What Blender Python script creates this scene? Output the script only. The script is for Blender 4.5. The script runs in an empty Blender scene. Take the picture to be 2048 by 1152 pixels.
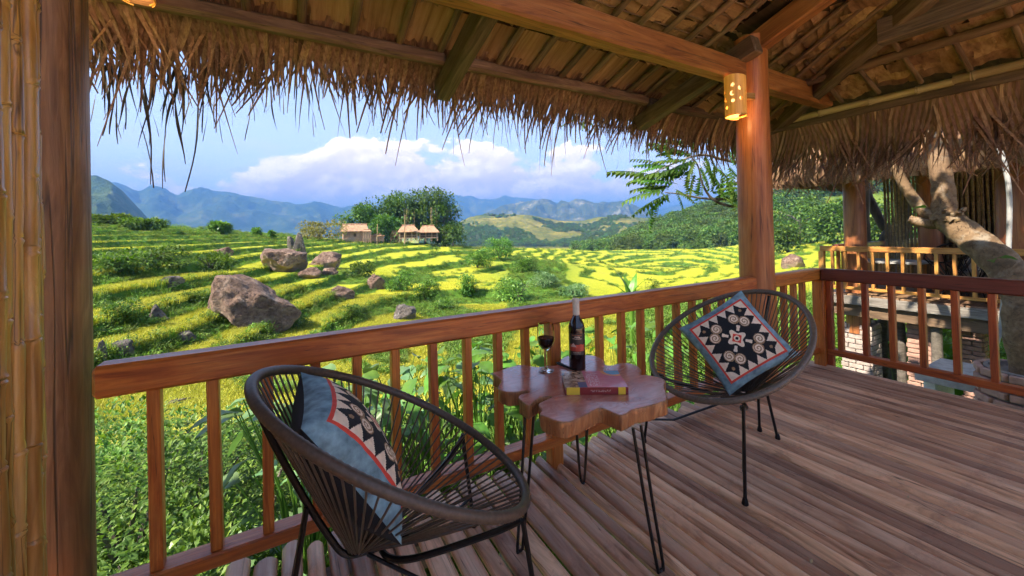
import bpy, bmesh, math, random
import numpy as np
from mathutils import Vector as V, Matrix
random.seed(7); RNG = np.random.default_rng(7)
SC = bpy.context.scene
COL = SC.collection
rad = math.radians

# ------------------------------------------------------------------ camera
FPX, CY0, EYE = 784.34, 456.79, 1.2            # focal length in photo pixels, principal row, eye height over the deck
def cam_axes(yaw, pitch, roll):
    cy, sy, cp, sp = math.cos(yaw), math.sin(yaw), math.cos(pitch), math.sin(pitch)
    f = V((sy*cp, cy*cp, sp)); r = V((cy, -sy, 0)); u = r.cross(f)
    return (math.cos(roll)*r + math.sin(roll)*u, -math.sin(roll)*r + math.cos(roll)*u, f)
CR, CU, CF = cam_axes(rad(29.4904), rad(0.5465), rad(-1.3260))
cd = bpy.data.cameras.new('camera'); cam = bpy.data.objects.new('camera', cd); COL.objects.link(cam)
m = Matrix((CR, CU, -CF)).transposed().to_4x4(); m.translation = (0, 0, EYE); cam.matrix_world = m
cd.sensor_width = 36; cd.lens = 36*FPX/2048; cd.shift_y = (CY0-576)/2048
cd.clip_start = 0.02; cd.clip_end = 60000
SC.camera = cam
def ray(u, v): return ((u-1024)/FPX)*CR - ((v-CY0)/FPX)*CU + CF
EYEV = V((0, 0, EYE))
def onz(u, v, z): d = ray(u, v); return EYEV + d*((z-EYE)/d.z)
def ony(u, v, y): d = ray(u, v); return EYEV + d*(y/d.y)
def onx(u, v, x): d = ray(u, v); return EYEV + d*(x/d.x)
def at(u, v, dist): d = ray(u, v); return EYEV + d*(dist/math.hypot(d.x, d.y))
def azel(u, v): d = ray(u, v); return math.atan2(d.x, d.y), math.atan2(d.z, math.hypot(d.x, d.y))

# ------------------------------------------------------------------ world, sun, exposure
SUN_AZ, SUN_EL = rad(267), rad(44)             # azimuth clockwise from +Y
SKY_STRENGTH, SUN_STRENGTH, EXPOSURE = 0.10, 5.0, 1.80
class NT:
    """small helper for node trees"""
    def __init__(s, tree): s.t = tree; s.n = tree.nodes; s.l = tree.links
    def add(s, typ, **kw):
        n = s.n.new(typ)
        for k, v in kw.items(): setattr(n, k, v)
        return n
    def set(s, sock, val):
        if isinstance(val, bpy.types.NodeSocket): s.l.new(val, sock)
        elif val is not None:
            if isinstance(val, (tuple, list)) and len(val) == 3 and sock.type == 'RGBA': val = (*val, 1)
            sock.default_value = val
    def math(s, op, a, b=None, c=None, clamp=False):
        n = s.add('ShaderNodeMath', operation=op, use_clamp=clamp)
        for i, x in enumerate((a, b, c)):
            if x is not None: s.set(n.inputs[i], x)
        return n.outputs[0]
    def vmath(s, op, a, b=None, out=0):
        n = s.add('ShaderNodeVectorMath', operation=op)
        for i, x in enumerate((a, b)):
            if x is not None: s.set(n.inputs[i], x)
        return n.outputs[out]
    def mix(s, f, a, b, mode='MIX'):
        n = s.add('ShaderNodeMix', data_type='RGBA', blend_type=mode)
        s.set(n.inputs[0], f); s.set(n.inputs[6], a); s.set(n.inputs[7], b); return n.outputs[2]
    def noise(s, vec, scale, detail=4, rough=.55, dist=0, w=None, out=0):
        n = s.add('ShaderNodeTexNoise')
        if w is not None: n.noise_dimensions = '4D'; s.set(n.inputs['W'], w)
        s.set(n.inputs['Vector'], vec); s.set(n.inputs['Scale'], scale); s.set(n.inputs['Detail'], detail)
        s.set(n.inputs['Roughness'], rough); s.set(n.inputs['Distortion'], dist); return n.outputs[out]
    def ramp(s, f, stops, interp='LINEAR'):
        n = s.add('ShaderNodeValToRGB'); cr = n.color_ramp; cr.interpolation = interp
        while len(cr.elements) < len(stops): cr.elements.new(.5)
        for e, (p, c) in zip(cr.elements, stops):
            e.position = p; e.color = (*c, 1) if isinstance(c, (tuple, list)) else (c, c, c, 1)
        s.set(n.inputs[0], f); return n.outputs[0]
    def maprange(s, x, a, b, c, d, smooth=False):
        n = s.add('ShaderNodeMapRange'); n.interpolation_type = 'SMOOTHSTEP' if smooth else 'LINEAR'
        for i, q in enumerate((x, a, b, c, d)): s.set(n.inputs[i], q)
        return n.outputs[0]
    def comb(s, x, y, z):
        n = s.add('ShaderNodeCombineXYZ')
        for i, q in enumerate((x, y, z)): s.set(n.inputs[i], q)
        return n.outputs[0]
    def sep(s, v):
        n = s.add('ShaderNodeSeparateXYZ'); s.set(n.inputs[0], v); return n.outputs

W = bpy.data.worlds.new('World'); SC.world = W; W.use_nodes = True
W.node_tree.nodes.clear(); N = NT(W.node_tree)
sky = N.add('ShaderNodeTexSky', sky_type='NISHITA', sun_disc=False)
sky.sun_elevation = SUN_EL; sky.sun_rotation = SUN_AZ; sky.altitude = 600; sky.air_density = 1.0; sky.dust_density = .6; sky.ozone_density = 2.2
dirv = N.add('ShaderNodeTexCoord').outputs['Generated']
dx, dy, dz = N.sep(dirv)
az = N.math('ARCTAN2', dx, dy); el = N.math('ARCSINE', dz)
# cumulus bank: a cloud band some degrees over the horizon, all the way round
p = N.comb(N.math('MULTIPLY', az, 1.0), N.math('MULTIPLY', el, 1.5), 0.37)
big = N.noise(N.comb(az, 0.0, 4.1), 2.6, 2, .5)
puff = N.noise(p, 8, 6, .56, .1)
puff2 = N.noise(N.vmath('ADD', p, (-.016, .018, 0)), 8, 6, .56, .1)
bankf = N.math('MULTIPLY', N.maprange(az, -.20, .06, 0, 1, True), N.maprange(az, .95, .55, .55, 1, True))
top = N.math('ADD', N.maprange(big, .32, .68, .06, .11), N.math('MULTIPLY', bankf, .12))                     # cloud tops, radians of elevation
def dens(pf):
    h = N.math('SUBTRACT', top, el)                            # positive below the top
    a = N.math('MULTIPLY', N.math('SUBTRACT', pf, .5), .32)
    d = N.math('ADD', h, a)
    lo = N.maprange(N.math('ADD', el, N.math('MULTIPLY', a, .35)), .055, .10, 0, 1, True)
    return d, lo
d1, lo1 = dens(puff); d2, _ = dens(puff2)
cover = N.math('MULTIPLY', N.maprange(d1, 0, .022, 0, 1, True), lo1)
lit = N.maprange(N.math('SUBTRACT', d1, d2), -.02, .03, 0, 1, True)
hi = N.maprange(N.math('SUBTRACT', top, el), -.02, .10, 1, 0, True)
shade = N.math('ADD', N.math('MULTIPLY', lit, .55), N.math('MULTIPLY', hi, .5), clamp=True)
ccol = N.mix(shade, (.60, .52, .60), (1.0, .89, .77))
# thin stratus streaks under and over the bank
st = N.noise(N.comb(N.math('MULTIPLY', az, 2.2), N.math('MULTIPLY', el, 8), 9.2), 2.4, 5, .6, .3)
stc = N.math('MULTIPLY', N.maprange(st, .47, .68, 0, .75, True), N.maprange(el, .30, .04, 0, 1, True))
skyc = N.mix(1, sky.outputs[0], (1.08, 1.06, 1.06), 'MULTIPLY')
hz = N.maprange(el, .0, .40, .78, .30, True)
base = N.mix(hz, skyc, (4.6, 4.8, 5.9))
base = N.mix(stc, base, (4.4, 4.1, 5.0))
cl = N.mix(1, ccol, (8.2, 7.8, 7.6), 'MULTIPLY')
full = N.mix(N.math('MULTIPLY', cover, .97), base, cl)
bg = N.add('ShaderNodeBackground'); N.set(bg.inputs[0], full); bg.inputs[1].default_value = SKY_STRENGTH
wo = N.add('ShaderNodeOutputWorld'); N.l.new(bg.outputs[0], wo.inputs[0])

sl = bpy.data.lights.new('sun', 'SUN'); so = bpy.data.objects.new('sun', sl); COL.objects.link(so)
sl.energy = SUN_STRENGTH; sl.angle = rad(.6); sl.color = (1, .90, .74)
sd = V((math.sin(SUN_AZ)*math.cos(SUN_EL), math.cos(SUN_AZ)*math.cos(SUN_EL), math.sin(SUN_EL)))
so.rotation_euler = sd.to_track_quat('Z', 'Y').to_euler(); so.location = sd*50
SC.view_settings.view_transform = 'Standard'; SC.view_settings.look = 'None'
SC.view_settings.exposure = EXPOSURE; SC.view_settings.gamma = 1; SC.view_settings.use_curve_mapping = False
SC.render.engine = 'CYCLES'
SC.cycles.use_denoising = True
SC.cycles.max_bounces = 10; SC.cycles.diffuse_bounces = 6; SC.cycles.glossy_bounces = 4
SC.cycles.transmission_bounces = 8; SC.cycles.transparent_max_bounces = 12; SC.cycles.volume_bounces = 0
SC.cycles.caustics_reflective = False; SC.cycles.caustics_refractive = False
SC.cycles.sample_clamp_indirect = 8; SC.cycles.use_light_tree = False

# ------------------------------------------------------------------ helpers
def tag(o, label=None, cat=None, group=None, kind=None):
    for k, v in (('label', label), ('category', cat), ('group', group), ('kind', kind)):
        if v: o[k] = v
    return o
def empty(name, loc=(0, 0, 0), rz=0, label=None, cat=None, group=None, kind=None):
    o = bpy.data.objects.new(name, None); COL.objects.link(o); o.empty_display_size = .1
    o.location = loc; o.rotation_euler = (0, 0, rz); return tag(o, label, cat, group, kind)
def link(name, me, parent=None, mat=None, loc=None, coll=None):
    o = bpy.data.objects.new(name, me); (coll or COL).objects.link(o)
    if mat is not None and not me.materials:
        for x in (mat if isinstance(mat, (list, tuple)) else [mat]): me.materials.append(x)
    if parent is not None: o.parent = parent
    if loc is not None: o.location = loc
    return o
def aim(o, a, b, up=V((0, 0, 1))):
    """local X from a to b, local Z towards up"""
    a, b = V(a), V(b); x = (b-a).normalized(); y = V(up).cross(x)
    if y.length < 1e-6: y = V((0, 1, 0)).cross(x)
    y.normalize(); z = x.cross(y)
    m = Matrix((x, y, z)).transposed().to_4x4(); m.translation = a; o.matrix_local = m; return o
class MB:
    """collects geometry for one mesh"""
    def __init__(s): s.v = []; s.f = []; s.mi = []; s.cur = 0
    def face(s, idx): s.f.append(tuple(idx)); s.mi.append(s.cur)
    def add(s, vs, fs):
        o = len(s.v); s.v += [tuple(q) for q in vs]
        for q in fs: s.face([o+i for i in q])
    def quad(s, a, b, c, d): s.add([a, b, c, d], [(0, 1, 2, 3)])
    def box(s, c, d, M=None):
        x, y, z = c; a, b, e = d[0]/2, d[1]/2, d[2]/2
        vs = [V((x+i*a, y+j*b, z+k*e)) for i in (-1, 1) for j in (-1, 1) for k in (-1, 1)]
        if M is not None: vs = [M @ q for q in vs]
        s.add(vs, [(0, 1, 3, 2), (4, 6, 7, 5), (0, 4, 5, 1), (2, 3, 7, 6), (0, 2, 6, 4), (1, 5, 7, 3)])
    def tube(s, pts, r, n=8, caps=True, closed=False, up=None):
        pts = [V(p) for p in pts]; k = len(pts)
        rs = r if isinstance(r, (list, tuple)) else [r]*k
        o = len(s.v); prev = None
        for i, p in enumerate(pts):
            a = pts[i-1] if i else (pts[-1] if closed else p); b = pts[(i+1) % k] if (i < k-1 or closed) else p
            t = (b-a).normalized()
            if prev is None:
                q = up if up is not None else (V((0, 0, 1)) if abs(t.z) < .9 else V((1, 0, 0)))
                e1 = t.cross(q).normalized()
            else:
                e1 = (prev - t*prev.dot(t)).normalized()
            prev = e1; e2 = t.cross(e1)
            for j in range(n):
                w = 2*math.pi*j/n; s.v.append(tuple(p + (e1*math.cos(w)+e2*math.sin(w))*rs[i]))
        m_ = k if closed else k-1
        for i in range(m_):
            for j in range(n):
                a = o+i*n+j; b = o+i*n+(j+1) % n; c = o+((i+1) % k)*n+(j+1) % n; d = o+((i+1) % k)*n+j
                s.face((a, b, c, d))
        if caps and not closed:
            s.face([o+j for j in range(n)][::-1]); s.face([o+(k-1)*n+j for j in range(n)])
    def lathe(s, prof, n=24, c=(0, 0, 0)):
        o = len(s.v)
        for (r, z) in prof:
            for j in range(n):
                w = 2*math.pi*j/n; s.v.append((c[0]+r*math.cos(w), c[1]+r*math.sin(w), c[2]+z))
        for i in range(len(prof)-1):
            for j in range(n):
                s.face((o+i*n+j, o+i*n+(j+1) % n, o+(i+1)*n+(j+1) % n, o+(i+1)*n+j))
        if prof[0][0] > 1e-4: s.face([o+j for j in range(n)][::-1])
        if prof[-1][0] > 1e-4: s.face([o+(len(prof)-1)*n+j for j in range(n)])
    def mesh(s, name, smooth=True, angle=None, mats=None):
        me = bpy.data.meshes.new(name); me.from_pydata(s.v, [], s.f); me.validate()
        for x in (mats or []): me.materials.append(x)
        if mats and len(mats) > 1: me.polygons.foreach_set('material_index', s.mi)
        if smooth: me.polygons.foreach_set('use_smooth', [True]*len(me.polygons))
        if smooth and angle: me.set_sharp_from_angle(angle=rad(angle))
        me.update(); return me
    def build(s, name, mat, parent=None, smooth=True, angle=40, loc=None):
        mats = list(mat) if isinstance(mat, (list, tuple)) else [mat]
        return link(name, s.mesh(name, smooth, angle, mats), parent, None, loc)
def bigmesh(name, verts, quads, mats, smooth=True):
    me = bpy.data.meshes.new(name); verts = np.asarray(verts, np.float32); quads = np.asarray(quads, np.int32)
    me.vertices.add(len(verts)); me.vertices.foreach_set('co', verts.ravel())
    k = quads.shape[1]; me.loops.add(quads.size); me.loops.foreach_set('vertex_index', quads.ravel())
    me.polygons.add(len(quads)); me.polygons.foreach_set('loop_start', np.arange(0, quads.size, k, dtype=np.int32))
    me.polygons.foreach_set('loop_total', np.full(len(quads), k, np.int32))
    if smooth: me.polygons.foreach_set('use_smooth', np.ones(len(quads), bool))
    for x in (mats if isinstance(mats, (list, tuple)) else [mats]): me.materials.append(x)
    me.update(calc_edges=True); return me
_bc = {}
def beam_mesh(L, w, h, bev=.006, segs=1, wob=0.0, seed=0):
    """box along +X from 0 to L with softened edges, a little uneven"""
    key = (round(L, 3), round(w, 4), round(h, 4), bev, segs, wob, seed)
    if key in _bc: return _bc[key]
    rnd = random.Random(seed); ns = max(2, int(L/.25)) if wob else 1
    b = bev; prof = [(-w/2, -h/2+b), (-w/2, h/2-b), (-w/2+b, h/2), (w/2-b, h/2), (w/2, h/2-b), (w/2, -h/2+b), (w/2-b, -h/2), (-w/2+b, -h/2)]
    mb = MB()
    xs = [(0, b)]+[(b+(L-2*b)*i/ns, 0) for i in range(ns+1)]+[(L, b)]
    for i, (x, ins) in enumerate(xs):
        oy, oz = rnd.uniform(-wob, wob), rnd.uniform(-wob, wob)
        for (y, z) in prof:
            mb.v.append((x, y*(1-2*ins/w)+oy, z*(1-2*ins/h)+oz))
    k = len(prof)
    for i in range(len(xs)-1):
        for j in range(k): mb.face((i*k+j, i*k+(j+1) % k, (i+1)*k+(j+1) % k, (i+1)*k+j))
    mb.face(range(k)); mb.face([(len(xs)-1)*k+j for j in range(k)][::-1])
    me = mb.mesh('beam', True, 30); bm = bmesh.new(); bm.from_mesh(me); bmesh.ops.recalc_face_normals(bm, faces=bm.faces); bm.to_mesh(me); bm.free()
    _bc[key] = me; return me
def beam(name, a, b, w, h, mat, parent=None, bev=.006, wob=0.0, up=(0, 0, 1)):
    a, b = V(a), V(b); me = beam_mesh((b-a).length, w, h, bev, 1, wob, random.randint(0, 9999) if wob else 0)
    if me.materials and me.materials[0] != mat: me = me.copy(); me.materials.clear()
    return aim(link(name, me, parent, mat), a, b, V(up))
def pole_mesh(L, r0, r1, n=10, wob=.004, nodes=0, seed=0, bow=0):
    """round pole along +X, slightly crooked; nodes > 0 makes bamboo joints"""
    rnd = random.Random(seed); pts = []; rs = []
    ks = max(6, int(L/.12)); oy = oz = 0
    marks = []
    if nodes:
        x = rnd.uniform(.05, nodes)
        while x < L: marks.append(x); x += nodes*rnd.uniform(.8, 1.2)
    xs = sorted(set([L*i/ks for i in range(ks+1)] + [q for mk in marks for q in (mk-.016, mk-.006, mk, mk+.006, mk+.016) if 0 < q < L]))
    for x in xs:
        t = x/L; oy += rnd.uniform(-wob, wob); oz += rnd.uniform(-wob, wob); oy *= .85; oz *= .85
        r = r0+(r1-r0)*t
        for mk in marks:
            dd = abs(x-mk)
            if dd < .004: r *= .96
            elif dd < .01: r *= 1.15
        pts.append((x, oy, oz + bow*math.sin(math.pi*t))); rs.append(r)
    mb = MB(); mb.tube(pts, rs, n); return mb.mesh('pole', True, 50)
def pole(name, a, b, r0, r1, mat, parent=None, n=10, wob=.004, nodes=0, bow=0):
    a, b = V(a), V(b); me = pole_mesh((b-a).length, r0, r1, n, wob, nodes, random.randint(0, 99999), bow)
    return aim(link(name, me, parent, mat), a, b)
def dup(o, parent=None, coll=None):
    c = o.copy(); (coll or COL).objects.link(c); c.parent = parent
    for k in list(o.children): dup(k, c, coll)
    return c
def spline(pts, n=8, closed=False):
    pts = [V(p) for p in pts]; out = []; k = len(pts); m_ = k if closed else k-1
    for i in range(m_):
        p0 = pts[(i-1) % k] if (i or closed) else pts[0]; p1 = pts[i]; p2 = pts[(i+1) % k]; p3 = pts[(i+2) % k] if (i+2 < k or closed) else pts[-1]
        for j in range(n):
            t = j/n; out.append(.5*((2*p1)+(p2-p0)*t+(2*p0-5*p1+4*p2-p3)*t*t+(3*p1-p0-3*p2+p3)*t**3))
    if not closed: out.append(pts[-1])
    return out
def sstep(a, b, x): t = np.clip((x-a)/(b-a), 0, 1); return t*t*(3-2*t)
def pnoise(x, y, seed=0):
    x = np.asarray(x, float); y = np.asarray(y, float)
    xi = np.floor(x).astype(np.int64); yi = np.floor(y).astype(np.int64); xf = x-xi; yf = y-yi
    def g(ix, iy, fx, fy):
        h = (ix*374761393 + iy*668265263 + seed*974634777) & 0xffffffff
        h = ((h ^ (h >> 13))*1274126177) & 0xffffffff; h = (h ^ (h >> 16)) & 0xffff
        a = h/65536*2*np.pi; return np.cos(a)*fx+np.sin(a)*fy
    u = xf**3*(xf*(xf*6-15)+10); v = yf**3*(yf*(yf*6-15)+10)
    a = g(xi, yi, xf, yf); b = g(xi+1, yi, xf-1, yf); c = g(xi, yi+1, xf, yf-1); d = g(xi+1, yi+1, xf-1, yf-1)
    return (a*(1-u)+b*u)*(1-v)+(c*(1-u)+d*u)*v*1.0
def fbm(x, y, oct=4, seed=0, gain=.5):
    s = 0; a = 1; f = 1
    for i in range(oct): s = s+a*pnoise(x*f, y*f, seed+i*17); a *= gain; f *= 2.03
    return s
# ------------------------------------------------------------------ materials
def newmat(name):
    m = bpy.data.materials.new(name); m.use_nodes = True; m.node_tree.nodes.clear(); n = NT(m.node_tree)
    out = n.add('ShaderNodeOutputMaterial'); b = n.add('ShaderNodeBsdfPrincipled'); n.l.new(b.outputs[0], out.inputs[0])
    return m, n, b, out
def coords(n, scale=(1, 1, 1), rnd=True):
    tc = n.add('ShaderNodeTexCoord').outputs['Object']
    r = n.add('ShaderNodeObjectInfo').outputs['Random']
    v = n.vmath('MULTIPLY', tc, scale)
    if rnd: v = n.vmath('ADD', v, n.vmath('MULTIPLY', n.comb(r, r, r), (37, 91, 53)))
    return v, r, tc
def bump(n, b, h, strength, dist=.01):
    bn = n.add('ShaderNodeBump'); bn.inputs['Strength'].default_value = strength; bn.inputs['Distance'].default_value = dist
    n.set(bn.inputs['Height'], h); n.l.new(bn.outputs[0], b.inputs['Normal'])
def wood(name, dark, mid, light, rough=.45, axis='X', var=.25, grain=1.0, bmp=.25, knots=True, coat=0, wear=None, checks=.006, fine=.42, stretch=None):
    m, n, b, out = newmat(name)
    s = {'X': (1.3, 11, 11), 'Y': (11, 1.3, 11), 'Z': (11, 11, 1.3)}[axis]
    s = stretch or s
    v, r, tc = coords(n, tuple(q*grain for q in s))
    w = n.noise(v, 1.3, 2, .5, .0, out=1)
    vd = n.vmath('ADD', v, n.vmath('MULTIPLY', w, (1.5, 1.5, 1.5)))
    g1 = n.noise(vd, 1.6, 8, .62, 1.1)
    g2 = n.noise(n.vmath('MULTIPLY', v, (1, 3.1, 3.1) if axis == 'X' else ((3.1, 1, 3.1) if axis == 'Y' else (3.1, 3.1, 1))), 3.0, 5, .65)
    blotch = n.noise(v, .35, 3, .55)
    col = n.ramp(g1, [(.30, dark), (.48, mid), (.68, light)])
    col = n.mix(n.maprange(g2, .42, .62, .0, fine), col, dark)
    col = n.mix(n.maprange(blotch, .40, .68, 0, .42), col, n.mix(.5, dark, mid))
    if knots:
        vo = n.add('ShaderNodeTexVoronoi'); n.set(vo.inputs['Vector'], n.vmath('MULTIPLY', v, (.55, .22, .22) if axis == 'X' else ((.22, .55, .22) if axis == 'Y' else (.22, .22, .55)))); vo.inputs['Scale'].default_value = 1.0
        col = n.mix(n.maprange(vo.outputs['Distance'], .03, .13, .75, 0, True), col, tuple(q*.5 for q in dark))
    ck = n.noise(n.vmath('MULTIPLY', v, (.35, 2.2, 2.2) if axis == 'X' else ((2.2, .35, 2.2) if axis == 'Y' else (2.2, 2.2, .35))), 1.0, 3, .6, .2)
    crack = n.maprange(n.math('ABSOLUTE', n.math('SUBTRACT', ck, .5)), .0, checks, 1, 0) if checks else 0.0
    if checks: col = n.mix(n.math('MULTIPLY', crack, .8), col, tuple(q*.25 for q in dark))
    if wear:
        wn = n.noise(tc, 5, 6, .7)
        col = n.mix(n.maprange(wn, .56, .70, 0, .55), col, wear)
    hs = n.add('ShaderNodeHueSaturation'); n.set(hs.inputs['Color'], col)
    n.set(hs.inputs['Value'], n.maprange(r, 0, 1, 1-var, 1+var)); n.set(hs.inputs['Hue'], n.maprange(r, 0, 1, .493, .507))
    n.set(b.inputs['Base Color'], hs.outputs[0])
    n.set(b.inputs['Roughness'], n.maprange(g1, .3, .7, rough+.10, rough-.07))
    if coat: b.inputs['Coat Weight'].default_value = coat; b.inputs['Coat Roughness'].default_value = .18
    bump(n, b, n.math('SUBTRACT', n.math('ADD', g1, n.math('MULTIPLY', g2, .7)), n.math('MULTIPLY', crack, .8)), bmp, .006)
    return m
def plain(name, c, rough=.5, metal=0, nscale=30, amt=.2, bmp=0, trans=0, spec=.5, emit=None, es=0, ior=None):
    m, n, b, out = newmat(name); v, r, tc = coords(n)
    q = n.noise(v, nscale, 4, .6)
    col = n.mix(n.maprange(q, .3, .7, 0, 1), tuple(x*(1-amt) for x in c), tuple(min(1, x*(1+amt)) for x in c))
    n.set(b.inputs['Base Color'], col); b.inputs['Roughness'].default_value = rough; b.inputs['Metallic'].default_value = metal
    b.inputs['Specular IOR Level'].default_value = spec
    if trans: b.inputs['Transmission Weight'].default_value = trans
    if ior: b.inputs['IOR'].default_value = ior
    if emit: b.inputs['Emission Color'].default_value = (*emit, 1); b.inputs['Emission Strength'].default_value = es
    if bmp: bump(n, b, q, bmp, .004)
    return m
def leafmat(name, c1, c2, c3=None, trans=.35, rough=.5, hue=.02, val=.3, tone=False, nscale=3.0):
    """foliage: diffuse, a little gloss, light passing through"""
    m, n, b, out = newmat(name); v, r, tc = coords(n, rnd=False)
    geo = n.add('ShaderNodeNewGeometry').outputs['Random Per Island']
    q = n.noise(v, nscale, 3, .6)
    col = n.mix(n.maprange(q, .35, .65, 0, 1), c1, c2)
    if c3: col = n.mix(n.maprange(geo, .55, 1.0, 0, .9), col, c3)
    if tone:
        at_ = n.add('ShaderNodeAttribute', attribute_type='INSTANCER', attribute_name='tone')
        col = n.mix(at_.outputs['Fac'], col, tone)
    hs = n.add('ShaderNodeHueSaturation'); n.set(hs.inputs['Color'], col)
    n.set(hs.inputs['Value'], n.math('MULTIPLY', n.maprange(r, 0, 1, 1-val, 1+val), n.maprange(geo, 0, 1, .75, 1.25)))
    n.set(hs.inputs['Hue'], n.maprange(r, 0, 1, .5-hue, .5+hue))
    c = hs.outputs[0]
    n.set(b.inputs['Base Color'], c); b.inputs['Roughness'].default_value = rough; b.inputs['Specular IOR Level'].default_value = .3
    if trans:
        tr = n.add('ShaderNodeBsdfTranslucent'); n.set(tr.inputs[0], n.mix(1, c, (1.15, 1.2, .55), 'MULTIPLY'))
        mx = n.add('ShaderNodeMixShader'); mx.inputs[0].default_value = trans
        n.l.new(b.outputs[0], mx.inputs[1]); n.l.new(tr.outputs[0], mx.inputs[2]); n.l.new(mx.outputs[0], out.inputs[0])
    return m
def thatchmat(name, dark, mid, light, axis='Y', trans=.12, fine=1.0):
    m, n, b, out = newmat(name)
    s = {'Y': (60, 2.2, 60), 'X': (2.2, 60, 60), 'Z': (60, 60, 2.2)}[axis]
    v, r, tc = coords(n, tuple(q*fine for q in s)); geo = n.add('ShaderNodeNewGeometry').outputs['Random Per Island']
    g = n.noise(v, 1.0, 5, .65, .3); bl = n.noise(tc, 3.5, 4, .6)
    col = n.ramp(g, [(.28, dark), (.5, mid), (.75, light)])
    col = n.mix(n.maprange(bl, .45, .7, 0, .55), col, n.mix(.5, dark, mid))
    hs = n.add('ShaderNodeHueSaturation'); n.set(hs.inputs['Color'], col)
    n.set(hs.inputs['Value'], n.math('MULTIPLY', n.maprange(r, 0, 1, .72, 1.25), n.maprange(geo, 0, 1, .7, 1.25)))
    n.set(hs.inputs['Hue'], n.maprange(geo, 0, 1, .485, .508))
    n.set(b.inputs['Base Color'], hs.outputs[0]); b.inputs['Roughness'].default_value = .7; b.inputs['Specular IOR Level'].default_value = .25
    bump(n, b, g, .35, .004)
    if trans:
        tr = n.add('ShaderNodeBsdfTranslucent'); n.set(tr.inputs[0], hs.outputs[0])
        mx = n.add('ShaderNodeMixShader'); mx.inputs[0].default_value = trans
        n.l.new(b.outputs[0], mx.inputs[1]); n.l.new(tr.outputs[0], mx.inputs[2]); n.l.new(mx.outputs[0], out.inputs[0])
    return m
def rockmat(name, dark, mid, pale):
    m, n, b, out = newmat(name); v, r, tc = coords(n)
    a = n.noise(v, 1.2, 8, .65, .4); c = n.noise(v, 6, 8, .7); z = n.sep(n.add('ShaderNodeNewGeometry').outputs['Normal'])[2]
    col = n.ramp(a, [(.3, dark), (.52, mid), (.72, pale)])
    col = n.mix(n.maprange(c, .45, .60, 0, .8), col, tuple(q*.7 for q in dark))
    vo = n.add('ShaderNodeTexVoronoi', feature='DISTANCE_TO_EDGE'); n.set(vo.inputs['Vector'], n.vmath('ADD', n.vmath('MULTIPLY', v, (1, 1, .45)), n.vmath('MULTIPLY', n.noise(v, 2, 4, .6, out=1), (.6, .6, .6)))); vo.inputs['Scale'].default_value = 1.6
    col = n.mix(n.maprange(vo.outputs['Distance'], 0, .03, .22, 0, True), col, pale)
    col = n.mix(n.maprange(z, .1, -.5, 0, .75, True), col, pale)
    n.set(b.inputs['Base Color'], col); b.inputs['Roughness'].default_value = .85
    bump(n, b, n.math('ADD', a, n.math('MULTIPLY', c, .7)), 1.0, .35)
    return m
M = {}
M['rail'] = wood('varnished_rail_wood', (.20, .038, .006), (.54, .148, .020), (.70, .255, .045), .42, 'X', .14, 1.0, .3, coat=.18)
M['rail_red'] = wood('shaded_red_rail_wood', (.15, .026, .008), (.42, .095, .022), (.54, .145, .036), .42, 'X', .15, 1.0, .3, coat=.15)  # same wood as the front rail, its shade put into a redder colour
M['rail_dark'] = wood('dark_shaded_rail_wood', (.070, .018, .010), (.16, .046, .024), (.24, .075, .038), .42, 'X', .1, 1.0, .18, coat=.2)  # darker copy; on the side railing the shade is put into the colour
M['post'] = wood('varnished_post_wood', (.20, .055, .012), (.50, .18, .040), (.64, .29, .085), .44, 'Z', .1, .55, .35, coat=.12, checks=.010)
M['post_dark'] = wood('aged_post_wood', (.080, .030, .012), (.22, .092, .034), (.38, .19, .085), .5, 'Z', .1, .6, .6, knots=False, coat=.05, checks=.022)
M['beam'] = wood('tie_beam_wood', (.12, .034, .009), (.31, .108, .028), (.43, .185, .060), .48, 'X', .1, .7, .35, checks=.010)
M['rafter'] = wood('weathered_roof_wood', (.09, .046, .022), (.21, .118, .060), (.34, .21, .12), .62, 'X', .22, .8, .4)
M['rafter_dark'] = wood('dark_roof_wood', (.05, .028, .015), (.13, .076, .042), (.23, .15, .088), .62, 'X', .2, .8, .4)
M['deck'] = wood('weathered_deck_wood', (.23, .098, .046), (.63, .352, .205), (.82, .535, .345), .42, 'Y', .42, .6, .5, wear=(.15, .065, .06), fine=.22, checks=.004)
M['bamboo'] = wood('old_bamboo', (.22, .090, .018), (.58, .31, .080), (.78, .52, .20), .28, 'X', .35, .45, .25, knots=False, coat=.2, checks=.008)
M['bamboo_pale'] = wood('pale_bamboo', (.20, .13, .055), (.40, .28, .13), (.56, .42, .22), .5, 'X', .2, .45, .15, knots=False)
M['bamboo_neigh'] = wood('dry_bamboo_slats', (.10, .065, .03), (.26, .18, .085), (.42, .31, .16), .55, 'Z', .35, .45, .15, knots=False)
M['slab'] = wood('polished_slab_wood', (.26, .060, .034), (.58, .200, .125), (.74, .36, .26), .22, 'X', .05, .7, .12, coat=.5, stretch=(5, 9, 9), fine=.3, checks=0)
M['slab_edge'] = wood('slab_bark_edge', (.13, .040, .014), (.36, .14, .05), (.55, .27, .11), .42, 'Z', .05, .9, .5)
M['thatch'] = thatchmat('palm_thatch', (.12, .064, .036), (.34, .195, .11), (.52, .345, .205), 'Y', .12)
M['shingle'] = thatchmat('palm_leaf_shingle', (.19, .098, .042), (.41, .232, .105), (.54, .345, .17), 'Y', .05, .5)
M['shingle_row'] = thatchmat('palm_leaf_course', (.11, .056, .024), (.32, .182, .080), (.47, .305, .148), 'X', .05, .4)
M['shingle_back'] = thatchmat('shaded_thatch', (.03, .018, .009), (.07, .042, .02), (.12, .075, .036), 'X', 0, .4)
M['strand'] = plain('dry_strand', (.055, .042, .030), .7, amt=.4)
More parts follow.
